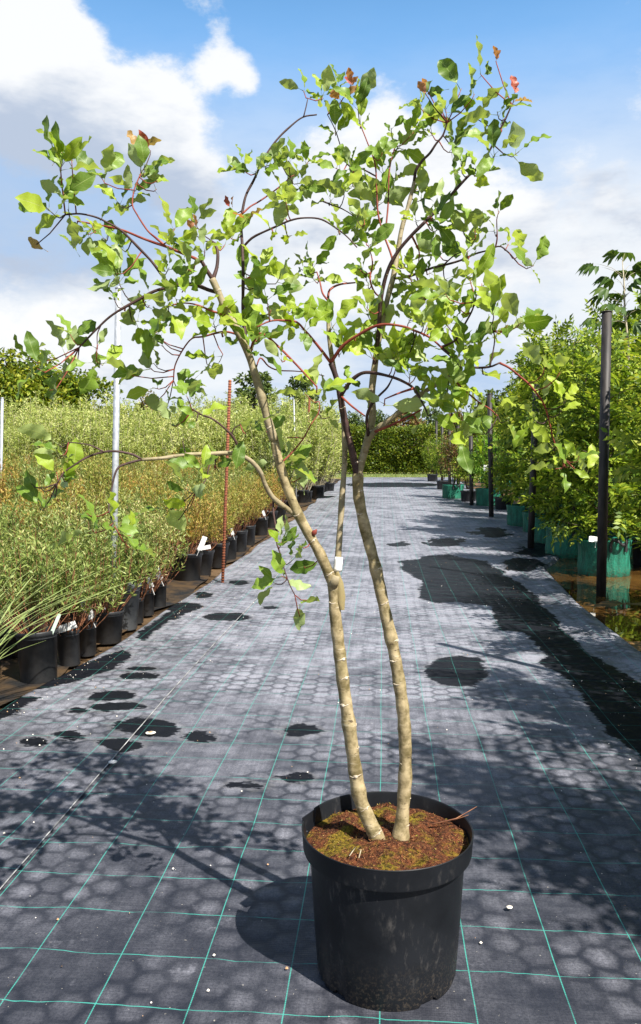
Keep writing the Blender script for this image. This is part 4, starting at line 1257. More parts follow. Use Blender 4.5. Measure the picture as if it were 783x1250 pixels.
for show, R3, mi, si in LEAVES[300:]:
    V, F, UV = SHAPES[si]
    A = np.array(R3)
    VV.append(V @ A[:3, :3].T + A[:3, 3])
    FF.append(F + k)
    UU.append(UV[F.ravel()])
    MI += [mi] * len(F)
    k += len(V)
if VV:
    lo = link(bpy.data.objects.new('small_leaves', np_mesh('small_leaves', np.concatenate(VV), np.concatenate(FF), LM, MI, True, np.concatenate(UU))), tree)
    lo['kind'] = 'stuff'
for k_, mb in twigs.items():
    mb.build('twigs', M[k_], tree)['kind'] = 'stuff'
print('leaves', len(LEAVES))
# ---------------------------------------------------------------- plants of the nursery
def fan(seed, n, h, rad, base_r, z0, k=7, droop=0.0):
    """n upright stems fanning out of a pot -> list of (k,3)"""
    r_ = np.random.default_rng(seed)
    out = []
    for i in range(n):
        a = r_.random() * 6.283
        u = math.sqrt(r_.random())
        hh = h * r_.uniform(0.6, 1.0) * (1 - 0.25 * u * u)
        b0 = np.array([math.cos(a) * base_r * u * 0.8, math.sin(a) * base_r * u * 0.8, z0])
        tip = np.array([math.cos(a) * rad * u, math.sin(a) * rad * u, z0 + hh]) + r_.normal(size=3) * [0.05 * rad, 0.05 * rad, 0]
        t = np.linspace(0, 1, k)[:, None]
        p = b0 + (tip - b0) * t
        p[:, :2] += (np.array([math.cos(a), math.sin(a)]) * rad * u * 0.22) * np.sin(t * 3.1416)
        p += r_.normal(size=p.shape) * 0.006 * t * h
        p[:, 2] -= droop * (t[:, 0] ** 3) * u * h
        out.append(p)
    return out


def leaves_on(stems, seed, per, t0, L, Wd, out_=0.8, up=0.6, jit=0.3):
    r_ = np.random.default_rng(seed)
    pos, dr = [], []
    for p in stems:
        k = len(p)
        t = (t0 + (1 - t0) * r_.random(per)) * (k - 1.001)
        i = t.astype(int)
        f = (t - i)[:, None]
        q = p[i] * (1 - f) + p[i + 1] * f
        tg = unit(p[i + 1] - p[i])
        rd = unit(r_.normal(size=(per, 3)))
        d_ = unit(tg * up + rd * out_)
        pos.append(q)
        dr.append(d_)
    pos = np.concatenate(pos)
    dr = np.concatenate(dr)
    n = len(pos)
    nr = unit(r_.normal(size=(n, 3)) * 0.8 + [0.2, -0.2, 0.8])
    return leaf_quads(pos, dr, nr, r_.uniform(*L, n), r_.uniform(*Wd, n))


def stems_mb(stems, r0, r1, sides=4):
    mb = MB()
    for p in stems:
        k = len(p)
        mb.tube([Vector(q) for q in p], [r0 + (r1 - r0) * i / (k - 1) for i in range(k)], sides, cap=False)
    return mb


def join_np(parts):
    """parts = [(V,Q,mi)] quads only"""
    k, VV, QQ, MM = 0, [], [], []
    for V, Q, mi in parts:
        VV.append(np.asarray(V, float))
        QQ.append(np.asarray(Q, int) + k)
        MM += [mi] * len(Q)
        k += len(V)
    return np.concatenate(VV), np.concatenate(QQ), MM


POT_PROF = [(0.0, 0.004), (0.80, 0.0), (0.83, 0.02), (0.93, 0.90), (0.99, 0.905), (1.0, 0.985), (0.985, 1.0), (0.95, 0.99), (0.93, 0.86)]


def pot_mb(r, h, sides=26, soil=True):
    mb = MB()
    mb.lathe([(a * r, z * h) for a, z in POT_PROF], sides)
    return mb


def soil_mb(r, h, sides=20, seed=0):
    mb = MB()
    r_ = random.Random(seed)
    pr = [(0.001, h * 0.93), (r * 0.3, h * 0.92), (r * 0.6, h * 0.90), (r * 0.8, h * 0.91), (r * 0.915, h * 0.88)]
    mb.lathe(pr, sides, wob=lambda a, z: 1.0)
    return mb


# --- small-leaved osier shrubs, left
NV = 6
OS = []
for v_ in range(NV):
    st = fan(300 + v_, 36, 0.95, 0.31, 0.11, 0.22)
    # side shoots
    r_ = np.random.default_rng(900 + v_)
    sh = []
    for p in st:
        for _ in range(3):
            i = r_.integers(2, 6)
            d_ = unit(np.array([r_.normal() * 0.5, r_.normal() * 0.5, 1.0]))
            L_ = r_.uniform(0.10, 0.26)
            sh.append(np.stack([p[i] + d_ * L_ * t for t in np.linspace(0, 1, 3)]))
    LV = leaves_on(st, 310 + v_, 30, 0.25, (0.034, 0.060), (0.009, 0.014), 0.75, 0.9)
    LS = leaves_on(sh, 320 + v_, 14, 0.1, (0.032, 0.055), (0.008, 0.013), 0.75, 0.9)
    V, Q, _ = join_np([(*LV, 0), (*LS, 0)])
    OS.append((stems_mb(st, 0.0035, 0.0012), V, Q))
osier_fol = [np_mesh('foliage', V, Q, M['osier_green']) for _, V, Q in OS]
osier_fol += [np_mesh('foliage', V, Q, M['osier']) for _, V, Q in OS]
osier_stem = [mb.mesh('stems', M['stem_red']) for mb, _, _ in OS]
osier_all = []
for v_, (mb, V, Q) in enumerate(OS):
    pm = pot_mb(0.15, 0.25, 14)
    sV = np.array(mb.v)
    sQ = np.array([f for f in mb.f if len(f) == 4])
    pV = np.array(pm.v)
    pQ = np.array([f for f in pm.f if len(f) == 4])
    VV, QQ, MM = join_np([(V, Q, 0), (sV, sQ, 1), (pV, pQ, 2)])
    osier_all.append([np_mesh('potted_shrub', VV, QQ, [M[k_], M['stem_red'], M['pot']], MM) for k_ in ('osier_green', 'osier')])

TAGS = {}


def tag_mesh(w, h, material, bend=0.2):
    key = (w, h, material.name)
    if key not in TAGS:
        mb = MB()
        n = 5
        vs, fs = [], []
        for i in range(n):
            t = i / (n - 1)
            y0 = bend * h * t * t
            vs += [(-w / 2, y0, h * t), (w / 2, y0, h * t), (w / 2, y0 + 0.002, h * t), (-w / 2, y0 + 0.002, h * t)]
        for i in range(n - 1):
            for k in range(4):
                fs.append((4 * i + k, 4 * i + (k + 1) % 4, 4 * i + 4 + (k + 1) % 4, 4 * i + 4 + k))
        fs += [(3, 2, 1, 0), (4 * n - 4, 4 * n - 3, 4 * n - 2, 4 * n - 1)]
        mb.add(vs, fs)
        mb.tube([(0, 0.001, -0.08), (0, 0.001, 0.01)], 0.003, 5)
        TAGS[key] = mb.mesh('tag', material, False)
    return TAGS[key]


POTM = {}


def pot_meshes(r, h, m_='pot'):
    key = (round(r, 2), round(h, 2), m_)
    if key not in POTM:
        POTM[key] = (pot_mb(r, h).mesh('pot', M[m_]), soil_mb(r, h).mesh('soil', M['peat' if m_ == 'pot' else 'mulch']))
    return POTM[key]


ORD = ['first', 'second', 'third', 'fourth', 'fifth', 'sixth', 'seventh', 'eighth', 'ninth', 'tenth', 'eleventh', 'twelfth', 'thirteenth', 'fourteenth', 'fifteenth', 'sixteenth', 'seventeenth', 'eighteenth', 'nineteenth', 'twentieth']


def child(name, me, parent, loc=(0, 0, 0), rot=(0, 0, 0), sc=(1, 1, 1)):
    o = bpy.data.objects.new(name, me)
    link(o, parent)
    o.location = loc
    o.rotation_euler = rot
    o.scale = sc
    return o


rs_ = random.Random(5)
# front row: centre px, base px, pot width px, pot height px, plant scale, tag
FRONT = [(48, 830, 52, 74, .92, 'stick', 'osier shrub in a round black pot with a pale green stick beside the long grass'),
         (86, 809, 30, 44, .80, 'flat', 'osier shrub in a narrow black pot with a white label flat on its rim'),
         (106, 796, 28, 40, .9, 'tilt', 'osier shrub in a black pot with a tall tilted white label'),
         (131, 782, 42, 40, 1.0, None, 'osier shrub in a wide black pot just before the pale grey pot'),
         (167, 757, 20, 32, .9, None, 'osier shrub in a small black pot right behind the pale grey pot'),
         (179, 748, 24, 32, .95, 'small', 'osier shrub in a black pot with a short white label, second behind the grey pot'),
         (194, 738, 22, 30, .95, 'tilt', 'osier shrub in a black pot with a slim white label, third behind the grey pot'),
         (228, 707, 40, 36, .95, 'tilt', 'osier shrub with bare lower stems and a tilted white label before the rusty rod'),
         (246, 700, 28, 32, .9, 'flat', 'osier shrub in a black pot with a flat white label before the rusty rod'),
         (263, 690, 32, 32, 1.0, None, 'osier shrub in a wide black pot right behind the rusty rod'),
         (279, 681, 24, 30, .95, 'small', 'osier shrub in a black pot, second behind the rusty rod'),
         (292, 672, 22, 28, .95, None, 'osier shrub in a black pot, third behind the rusty rod'),
         (303, 664, 20, 26, .95, None, 'osier shrub in a black pot, fourth behind the rusty rod'),
         (318, 652, 22, 24, 1.0, 'small', 'osier shrub in a black pot, fifth behind the rusty rod'),
         (330, 643, 20, 22, 1.0, None, 'osier shrub in a black pot, sixth behind the rusty rod'),
         (341, 635, 18, 20, 1.05, None, 'osier shrub in a black pot, seventh behind the rusty rod')]
taken = []


def potted(name, p, r, h, sc, v_, label, cat, group, tagk=None, potm='pot', plant=True):
    root = empty(name, p, 0, label, cat, group)
    root.rotation_euler = (rs_.gauss(0, 0.035), rs_.gauss(0, 0.035), rs_.uniform(-0.2, 0.2))
    pm, sm = pot_meshes(r, h, potm)
    child('pot', pm, root)
    child('soil', sm, root)
    if plant:
        rz = rs_.random() * 6.28
        zo = h * 0.9 - 0.22 * sc
        wd_ = sc * (1.25 if p[1] < 8.3 else 1.0)
        child('foliage', osier_fol[v_ + (NV if p[1] > 8.3 else 0)], root, (0, 0, zo), (0, 0, rz), (wd_, wd_, sc))
        child('stems', osier_stem[v_], root, (0, 0, zo), (0, 0, rz), (wd_, wd_, sc))
    if tagk == 'tilt':
        child('tag', tag_mesh(0.06, 0.17, M['white_tag'], 0.1), root, (r * 0.80, -r * 1.0, h + 0.05), (0.25, 0.35 * (1 if v_ % 2 else -1), 0.3))
    elif tagk == 'small':
        child('tag', tag_mesh(0.045, 0.10, M['white_tag'], 0.1), root, (r * 0.8, -r * 0.9, h + 0.03), (0.25, -0.3, 0.2))
    elif tagk == 'flat':
        child('tag', tag_mesh(0.05, 0.16, M['white_tag'], 0.25), root, (-r * 0.3, -r * 1.12, h + 0.015), (0.5, 1.3, 0.3))
    elif tagk == 'stick':
        child('tag', tag_mesh(0.022, 0.15, M['pale_tag'], 0.0), root, (r * 0.80, -r * 0.45, h - 0.03), (0.1, 0.42, 0.3))
    return root


for i, (px, py, w_, hp, sc, tg, lab) in enumerate(FRONT):
    p = G(px, py)
    dep = (p - CAMP).dot(FWD)
    r = w_ * dep / F_PX / 2
    h = min(hp * dep / F_PX, 0.34)
    c = p + Vector((p.x, p.y, 0)).normalized() * r * 0.8
    c.z = gz(c.x, c.y) - 0.035
    taken.append((c.x, c.y, r))
    potted('potted_shrub', c, r, h, sc, i % NV, lab, 'potted shrub', 'shrubs in pots along the mat edge', tg)
p = G(150, 766)
dep = (p - CAMP).dot(FWD)
c = p + Vector((p.x, p.y, 0)).normalized() * 0.12
c.z = gz(c.x, c.y) - 0.035
taken.append((c.x, c.y, 0.16))
pg = potted('grey_pot', c, 0.148, 0.40, 1, 0, 'tall pale grey pot topped with dry mulch, no plant of its own', 'plant pot', None, None, 'pot_grey', False)

# the block of shrubs behind the front row
n_in = 0
rows = np.arange(-2.75, -9.5, -0.52)
for ri, x0 in enumerate(rows):
    y = 3.4 + 0.2 * (ri % 2)
    while y < 21.5:
        x = x0 + rs_.uniform(-.1, .1)
        yy = y + rs_.uniform(-.1, .1)
        y += 0.56 if yy < 9 else 0.66
        # seen by the camera at all?
        vx = (x * math.cos(YAW) + yy * math.sin(YAW)) / (-x * math.sin(YAW) + yy * math.cos(YAW))
        if vx < -0.47 or any(math.hypot(x - a, yy - c_) < r_ + 0.15 for a, c_, r_ in taken):
            continue
        if rs_.random() < (0.16 if ri < 3 else 0.1):
            continue
        o = bpy.data.objects.new('potted_shrub', osier_all[rs_.randrange(NV)][0 if rs_.random() < (0.85 if yy < 7.5 else 0.3) else 1])
        link(o)
        sc = rs_.uniform(0.76, 1.16) * (1.0 + 0.20 * min(1, ri / 5))
        o.location = (x, yy, gz(x, yy) - 0.04)
        o.rotation_euler = (0, 0, rs_.random() * 6.28)
        o.scale = (sc, sc, sc * rs_.uniform(0.95, 1.1))
        tag(o, f'olive green osier shrub in the {ORD[ri]} row behind the pots along the mat edge', 'potted shrub', 'shrubs packed in the block left of the mat')
        n_in += 1
print('shrubs', n_in)

# --- tall pale willows behind
WI = []
for v_ in range(4):
    st = fan(400 + v_, 46, 2.35, 0.62, 0.12, 0.25, 9)
    r_ = np.random.default_rng(950 + v_)
    sh = []
    for p in st:
        for _ in range(5):
            i = r_.integers(2, 8)
            d_ = unit(np.array([r_.normal() * 0.6, r_.normal() * 0.6, 1.0]))
            sh.append(np.stack([p[i] + d_ * r_.uniform(0.2, 0.45) * t for t in np.linspace(0, 1, 3)]))
    A = leaves_on(st, 410 + v_, 44, 0.15, (0.07, 0.12), (0.018, 0.03), 0.8, 0.7)
    B = leaves_on(sh, 420 + v_, 16, 0.1, (0.07, 0.11), (0.018, 0.03), 0.8, 0.7)
    mb = stems_mb(st, 0.008, 0.003)
    pm = pot_mb(0.22, 0.32, 14)
    parts = [(*A, 0), (*B, 0), (np.array(mb.v), np.array([f for f in mb.f if len(f) == 4]), 1), (np.array(pm.v), np.array([f for f in pm.f if len(f) == 4]), 2)]
    VV, QQ, MM = join_np(parts)
    WI.append(np_mesh('tall_willow', VV, QQ, [M['willow'], M['stem_pale'], M['pot']], MM))
nw = 0
for ri, y0 in enumerate((22.6, 24.2, 26, 28, 31)):
    x = -2.35 + 0.3 * (ri % 2)
    while x > -17:
        yy = y0 + rs_.uniform(-.35, .35)
        vx = (x * math.cos(YAW) + yy * math.sin(YAW)) / (-x * math.sin(YAW) + yy * math.cos(YAW))
        if vx > -0.46:
            o = bpy.data.objects.new('tall_willow', WI[rs_.randrange(4)])
            link(o)
            sc = rs_.uniform(0.9, 1.2) * (1.04 + 0.06 * ri)
            o.location = (x, yy, gz(x, yy) - 0.04)
            o.rotation_euler = (0, 0, rs_.random() * 6.28)
            o.scale = (sc, sc, sc)
            tag(o, f'tall pale green willow in the {ORD[ri]} willow row behind the osier block', 'willow', 'tall pale willows behind the shrub block')
            nw += 1
        x -= rs_.uniform(0.75, 1.0)
for wi, (px, py) in enumerate(((352, 626), (366, 618), (383, 612), (398, 606), (410, 600))):
    p = G(px, py)
    o = bpy.data.objects.new('tall_willow', WI[nw % 4])
    nw += 1
    link(o)
    o.location = (p.x - 0.25, p.y + 0.2, p.z - 0.04)
    o.rotation_euler = (0, 0, rs_.random() * 6.28)
    o.scale = (0.95, 0.95, 1.05)
    tag(o, f'pale willow in a black pot, {ORD[wi]} along the mat edge beyond the osier shrubs', 'willow', 'willows at the far mat edge')
print('willows', nw)

# --- long grass by the first pot
gp = G(-75, 880)
grass = empty('grass_clump', (gp.x, gp.y, -0.04), 0, 'long pale grass blades arching over the first shrub pots', 'grass clump')
V, Q, k = [], [], 0
bl_me = []
rg = random.Random(77)
for i in range(46):
    L_ = rg.uniform(0.7, 1.35)
    a = rg.gauss(0.45, 0.6)
    lean = rg.uniform(0.35, 0.95)
    hd_ = Vector((math.cos(a), math.sin(a) * 0.9, 0))
    b0 = Vector((rg.uniform(-.15, .15), rg.uniform(-.15, .15), 0))
    w_ = rg.uniform(0.004, 0.008)
    sd_ = Vector((-hd_.y, hd_.x, 0.3)).normalized()
    mb = MB()
    vs = []
    for j in range(7):
        t = j / 6
        c = b0 + hd_ * (lean * L_ * (t ** 1.4)) + Vector((0, 0, L_ * (t - 0.42 * lean * t * t)))
        wj = w_ * (1 - t) ** 0.6 + 0.0006
        vs += [c - sd_ * wj, c + Vector((0, 0, -wj * 0.5)), c + sd_ * wj]
    fs = []
    for j in range(6):
        fs += [(3 * j, 3 * j + 1, 3 * j + 4, 3 * j + 3), (3 * j + 1, 3 * j + 2, 3 * j + 5, 3 * j + 4)]
    mb.add(vs, fs)
    mb.build('blade', M['reed'], grass)

# ---------------------------------------------------------------- poles
def pole(name, px_base, px_top, depth, r, material, label, group=None, sides=10, cap=None, base_px_ground=True, cat='pole'):
    b0 = G(*px_base) if depth is None else None
    if b0 is None:
        tp = P(*px_base, depth)
        b0 = Vector((tp.x, tp.y, gz(tp.x, tp.y)))
    dep = (b0 - CAMP).dot(FWD)
    top = P(px_top[0], px_top[1], dep)
    b1 = b0 + (top - b0).normalized() * 0.0
    o = empty(name, b0, 0, label, cat, group)
    mb = MB()
    vec = top - b0
    low = -0.15 / max(vec.z, 0.3)
    mb.tube([vec * low, vec * 0.5, vec], r, sides)
    mb.build('shaft', M[material], o)
    if cap == 'rib':
        rb = MB()
        L_ = vec.length
        n = int(L_ / 0.03)
        for i in range(n):
            c = vec * ((i + 0.5) / n)
            rb.tube([c - vec.normalized() * 0.004, c + vec.normalized() * 0.004], r * 1.22, 8)
        rb.build('ribs', M[material], o)['kind'] = 'stuff'
    elif cap == 'top':
        cb = MB()
        u_ = vec.normalized()
        cb.tube([vec - u_ * 0.005, vec + u_ * 0.004, vec + u_ * 0.012], [r * 1.12, r * 1.12, r * 0.7], sides)
        cb.build('cap', M[material], o)
    elif cap == 'clamp':
        cb = MB()
        u_ = vec.normalized()
        for f in (0.72, 0.70):
            cb.tube([vec * f, vec * (f + 0.01)], r * 1.15, sides)
        cb.build('clamp', M['steel'], o)
    return o


pole('metal_pipe', (135, 640), (145, 352), 6.4, 0.026, 'steel', 'slim grey galvanised pipe leaning among the osier shrubs', cap='top')
pole('metal_pipe', (-3, 560), (3, 486), 13.0, 0.024, 'steel', 'grey pipe standing before the rounded trees', cap='top')
pole('steel_rod', (272, 712), (281, 464), None, 0.017, 'rust', 'straight rusty ribbed steel rod at the mat edge', cap='rib')
pole('steel_rod', (374, 612), (378, 486), None, 0.028, 'rust', 'rusty rod among the pale willows at the far mat edge', cap='rib')
pole('metal_pipe', (362, 618), (359, 488), None, 0.02, 'steel', 'thin grey pipe among the pale willows at the far mat edge', cap='top')

POSTS = [((734, 725), (741, 381), 'thick dark post standing in the puddle before the large green bag', 0.052),
         ((648, 669), (655, 470), 'dark post half hidden in rowan leaves, second along the puddle', 0.052),
         ((600, 631), (598, 481), 'dark post beside the round bright green bush', 0.055),
         ((576, 617), (575, 532), 'dark post, next one beyond the bright green bush', 0.055),
         ((560, 608), (559, 520), 'dark post, second beyond the bright green bush', 0.055),
         ((549, 599), (549, 515), 'dark post, third beyond the bright green bush', 0.05),
         ((540, 592), (540, 512), 'dark post, fourth beyond the bright green bush', 0.05),
         ((533, 587), (533, 514), 'dark post, last of the line before the hedge', 0.05)]
for b0, t0, lab, r in POSTS:
    pole('dark_post', b0, t0, None, r, 'post', lab, 'dark posts along the right row', 12, 'top', cat='post')
# the line of posts goes on towards and past the camera's right
for (x, y) in ((2.08, 4.45),):
    o = empty('dark_post', (x, y, 0), 0, 'dark post nearest the big potted tree on the puddle side', 'post', 'dark posts along the right row')
    mb = MB()
    mb.tube([(0, 0, -.15), (0.03, 0, 1.5), (0.06, 0, 2.95)], 0.035, 12)
    mb.build('shaft', M['post'], o)

# ---------------------------------------------------------------- right row: trees in green bags
def bag_mesh(r, h, seed):
    mb = MB()
    r_ = random.Random(seed)
    ph = [r_.random() * 6 for _ in range(4)]

    def wob(a, z):
        return 1 + 0.035 * math.sin(2 * a + ph[0]) + 0.02 * math.sin(5 * a + ph[1] + z * 9) + 0.012 * math.sin(11 * a + ph[2] - z * 20) + 0.02 * math.sin(z * 17 + ph[3])
    mb.lathe([(0.001, 0.0), (0.93 * r, 0.0), (0.99 * r, 0.03), (1.0 * r, h * 0.25), (1.01 * r, h * 0.5), (1.0 * r, h * 0.75), (1.02 * r, h * 0.95), (1.03 * r, h * 1.0), (1.0 * r, h * 1.01), (0.96 * r, h * 0.97), (0.94 * r, h * 0.86), (0.001, h * 0.88)], 40, wob=wob)
    return mb.mesh('bag', M['bag'])


def handle_mesh(r, h):
    mb = MB()
    pts = [(-0.10, 0, -0.10), (-0.10, 0.004, 0.0), (-0.085, 0.03, 0.055), (-0.03, 0.06, 0.03), (0.03, 0.065, -0.01), (0.085, 0.04, 0.04), (0.10, 0.006, 0.0), (0.10, 0, -0.10)]
    pts = [Vector((p[0], -r * 1.035 - p[1], h * 0.95 + p[2])) for p in pts]
    cv = [Vector(c) for c in catmull(pts, 0.02)]
    vs, fs = [], []
    for i, c in enumerate(cv):
        tg = (cv[min(i + 1, len(cv) - 1)] - cv[max(i - 1, 0)]).normalized()
        w_ = tg.cross(Vector((0, -1, 0.15))).normalized() * 0.018
        nrm = tg.cross(w_).normalized() * 0.003
        vs += [c - w_ + nrm, c + w_ + nrm, c + w_ - nrm, c - w_ - nrm]
    for i in range(len(cv) - 1):
        for k in range(4):
            fs.append((4 * i + k, 4 * i + (k + 1) % 4, 4 * i + 4 + (k + 1) % 4, 4 * i + 4 + k))
    mb.add(vs, fs)
    return mb.mesh('handle', M['strap'])


BAG_R, BAG_H = 0.32, 0.46
bag_me = [bag_mesh(BAG_R, BAG_H, s_) for s_ in range(3)]
hand_me = handle_mesh(BAG_R, BAG_H)


def pinnate(pos, dirs, seed, L, pairs, lw):
    """pinnate leaves: pairs of leaflets + one at the tip; returns V,Q"""
    r_ = np.random.default_rng(seed)
    n = len(pos)
    dirs = unit(dirs)
    nr = unit(r_.normal(size=(n, 3)) * 0.45 + [0.1, -0.15, 0.9])
    side = unit(np.cross(dirs, nr))
    nn = np.cross(side, dirs)
    Ls = r_.uniform(0.75, 1.15, n)[:, None] * L
    PP, DD, NN, LL, WW = [], [], [], [], []
    for j in range(pairs + 1):
        t = 0.25 + 0.75 * j / pairs
        c = pos + dirs * Ls * t - nn * Ls * 0.22 * t * t
        if j == pairs:
            opts = [dirs]
        else:
            opts = [side + dirs * 0.45, -side + dirs * 0.45]
        for o_ in opts:
            PP.append(c)
            DD.append(o_ - nn * 0.12 + r_.normal(size=(n, 3)) * 0.08)
            NN.append(nn + r_.normal(size=(n, 3)) * 0.15)
            LL.append(Ls[:, 0] * lw * (1 - 0.25 * abs(t - 0.6)))
            WW.append(Ls[:, 0] * lw * 0.40)
    return leaf_quads(np.concatenate(PP), np.concatenate(DD), np.concatenate(NN), np.concatenate(LL), np.concatenate(WW))


def rowan(seed, H=3.0, W_=0.75, nleaf=420, material='rowan', stems=3, z0=0.42):
    r_ = np.random.default_rng(seed)
    mb = MB()
    pos, dr = [], []
    for s_ in range(stems):
        a = r_.random() * 6.28
        top = np.array([math.cos(a) * 0.25 * W_, math.sin(a) * 0.25 * W_, H * (1.0 - 0.14 * s_)])
        base = np.array([math.cos(a) * 0.04, math.sin(a) * 0.04, z0])
        k = 10
        p = base + (top - base) * np.linspace(0, 1, k)[:, None] + r_.normal(size=(k, 3)) * [0.025, 0.025, 0] * np.linspace(0, 1, k)[:, None]
        mb.tube([Vector(q) for q in p], [0.019 * (1 - 0.85 * i / (k - 1)) for i in range(k)], 6)
        nb = int(26 * H / 3.0)
        for b_ in range(nb):
            t = 0.02 + 0.96 * (b_ + r_.random()) / nb
            i = min(int(t * (k - 1)), k - 2)
            c = p[i] + (p[i + 1] - p[i]) * (t * (k - 1) - i)
            aa = r_.random() * 6.28
            ln = W_ * r_.uniform(0.45, 1.1) * (1.05 - 0.72 * t ** 1.6) * (0.55 + min(1, t * 2.5) * 0.45)
            d_ = unit(np.array([math.cos(aa), math.sin(aa), r_.uniform(0.35, 1.0)]))
            m2 = c + d_ * ln * 0.5
            e_ = c + d_ * ln + np.array([0, 0, -0.08 * ln])
            mb.tube([Vector(c), Vector(m2), Vector(e_)], [0.006, 0.004, 0.002], 4, cap=False)
            per = max(2, int(nleaf / stems / nb))
            f = r_.uniform(0.25, 1.05, per)[:, None]
            pos.append(c + (e_ - c) * f)
            dr.append(unit(d_ * 0.5 + r_.normal(size=(per, 3)) * 0.65 + [0, 0, 0.1]))
    pos, dr = np.concatenate(pos), np.concatenate(dr)
    V, Q = pinnate(pos, dr, seed + 1, 0.32, 5, 0.34)
    return mb.mesh('trunk', M['stem_dark']), np_mesh('foliage', V, Q, M[material])


ROW = [rowan(500 + s_, 3.0, 0.85, 500) for s_ in range(4)]


def broadbush(seed, H, W_, n, material, L=(0.05, 0.09), wr=0.42, z0=0.4, stems=9, stem_m='stem_dark'):
    r_ = np.random.default_rng(seed)
    mb = MB()
    for s_ in range(stems):
        a = r_.random() * 6.28
        e_ = np.array([math.cos(a) * W_ * 0.7, math.sin(a) * W_ * 0.7, z0 + (H - z0) * r_.uniform(0.5, 0.95)])
        b0 = np.array([math.cos(a) * 0.05, math.sin(a) * 0.05, z0])
        mb.tube([Vector(b0), Vector(b0 + (e_ - b0) * 0.5 + [0, 0, 0.08]), Vector(e_)], [0.014, 0.01, 0.004], 5)
    nc = 60
    cd = unit(r_.normal(size=(nc, 3)))
    cr_ = r_.random(nc) ** 0.4
    cen = cd * cr_[:, None] * [W_, W_, (H - z0) / 2] * 0.88 + [0, 0, z0 + (H - z0) * 0.52]
    ci = r_.integers(0, nc, n)
    pos = cen[ci] + unit(r_.normal(size=(n, 3))) * (r_.random(n) ** 0.4 * W_ * 0.30)[:, None]
    dr = unit(unit(pos - cen[ci]) + [0, 0, 0.2] + r_.normal(size=(n, 3)) * 0.5)
    ln = r_.uniform(*L, n)
    V, Q = leaf_quads(pos, dr, unit(r_.normal(size=(n, 3)) * 0.6 + [0.1, -0.1, 0.8]), ln, ln * wr)
    return mb.mesh('trunk', M[stem_m]), np_mesh('foliage', V, Q, M[material])


def bagged(p, rz, meshes, label, group, sc=1.0, hs=1.0, bag=True, tagged=False, name='bagged_tree', cat='bagged tree', br=1.0):
    root = empty(name, (p[0], p[1], gz(p[0], p[1]) - 0.05), 0, label, cat, group)
    if bag:
        bo = child('bag', bag_me[rs_.randrange(3)], root, rot=(0, 0, rz), sc=(br, br, br))
        child('handle', hand_me, bo, rot=(0, 0, 0.25 - rz))
        child('handle', hand_me, bo, rot=(0, 0, 0.25 - rz + math.pi / 2 + 0.3))
    else:
        pm, sm = pot_meshes(0.24, 0.36)
        child('pot', pm, root)
        child('soil', sm, root)
    child('trunk', meshes[0], root, (0, 0, 0), (0, 0, rz), (sc, sc, sc * hs))
    child('foliage', meshes[1], root, (0, 0, 0), (0, 0, rz), (sc, sc, sc * hs))
    if tagged:
        child('tag', tag_mesh(0.16, 0.10, M['white_tag']), root, (-0.20, -BAG_R * 1.12, BAG_H + 0.0), (-0.75, 0.12, -0.2))
    return root


def gp_(px, py, back=0.3):
    p = G(px, py)
    return p + Vector((p.x, p.y, 0)).normalized() * back


GR = 'rowan trees in green bags on the right'
bagged(gp_(737, 702), 0.3, ROW[0], 'rowan in a green bag with a white label, behind the post in the puddle', GR, 1.0, 0.97, tagged=True)
bagged(gp_(694, 680), 1.3, ROW[1], 'rowan in a green bag with black loops, next one beyond the white-labelled bag', GR, 1.0, 1.06)
bagged(gp_(673, 664), 2.1, ROW[2], 'rowan in a green bag, second beyond the white-labelled bag', GR, 1.0, 1.2)
bagged(gp_(657, 651), 3.3, ROW[3], 'rowan in a green bag beside the half hidden post', GR, 1.0, 1.2, br=0.9)
bagged(gp_(639, 643), 4.3, ROW[0], 'rowan in a green bag just beyond the half hidden post', GR, 0.95, 1.1)
bagged(gp_(792, 690, 0.25), 2.6, ROW[2], 'rowan in a black pot right of the white-labelled green bag', GR, 0.8, 0.9, bag=False)
lime = broadbush(601, 1.75, 0.52, 3600, 'lime')
lr = bagged(gp_(597, 618), 0.5, lime, 'round bright green bush in a green bag beside a dark post', None, 1.15, 1.0, name='bagged_bush', cat='bagged bush', br=1.1)
child('tag', tag_mesh(0.22, 0.16, M['white_tag']), lr, (-0.12, -0.62, 0.98), (0.1, 0, 0.1))
cop = broadbush(602, 2.2, 0.42, 2600, 'copper')
lim2 = broadbush(603, 1.9, 0.5, 2600, 'rowan')
bagged(gp_(553, 609), 1.5, cop, 'copper-leaved bush in a green bag between the far posts', None, 1.05, 1.0, name='bagged_bush', cat='bagged bush')
bagged(gp_(572, 613), 1.1, lim2, 'yellowish green bush in a pot beyond the bright green bush', None, 1.0, 1.0, bag=False, name='potted_bush', cat='potted bush')
bagged(gp_(541, 598), 0.7, lim2, 'green bush in a black pot near the end of the lane', None, 1.0, 1.05, bag=False, name='potted_bush', cat='potted bush')
bagged(gp_(528, 588), 2.7, lim2, 'slim green bush in a black pot before the clipped hedge', None, 0.95, 1.15, bag=False, name='potted_bush', cat='potted bush')
bagged(gp_(615, 623), 1.9, lim2, 'low olive bush in a pot between the bright green bush and the rowans', None, 1.05, 0.9, bag=False, name='potted_bush', cat='potted bush')
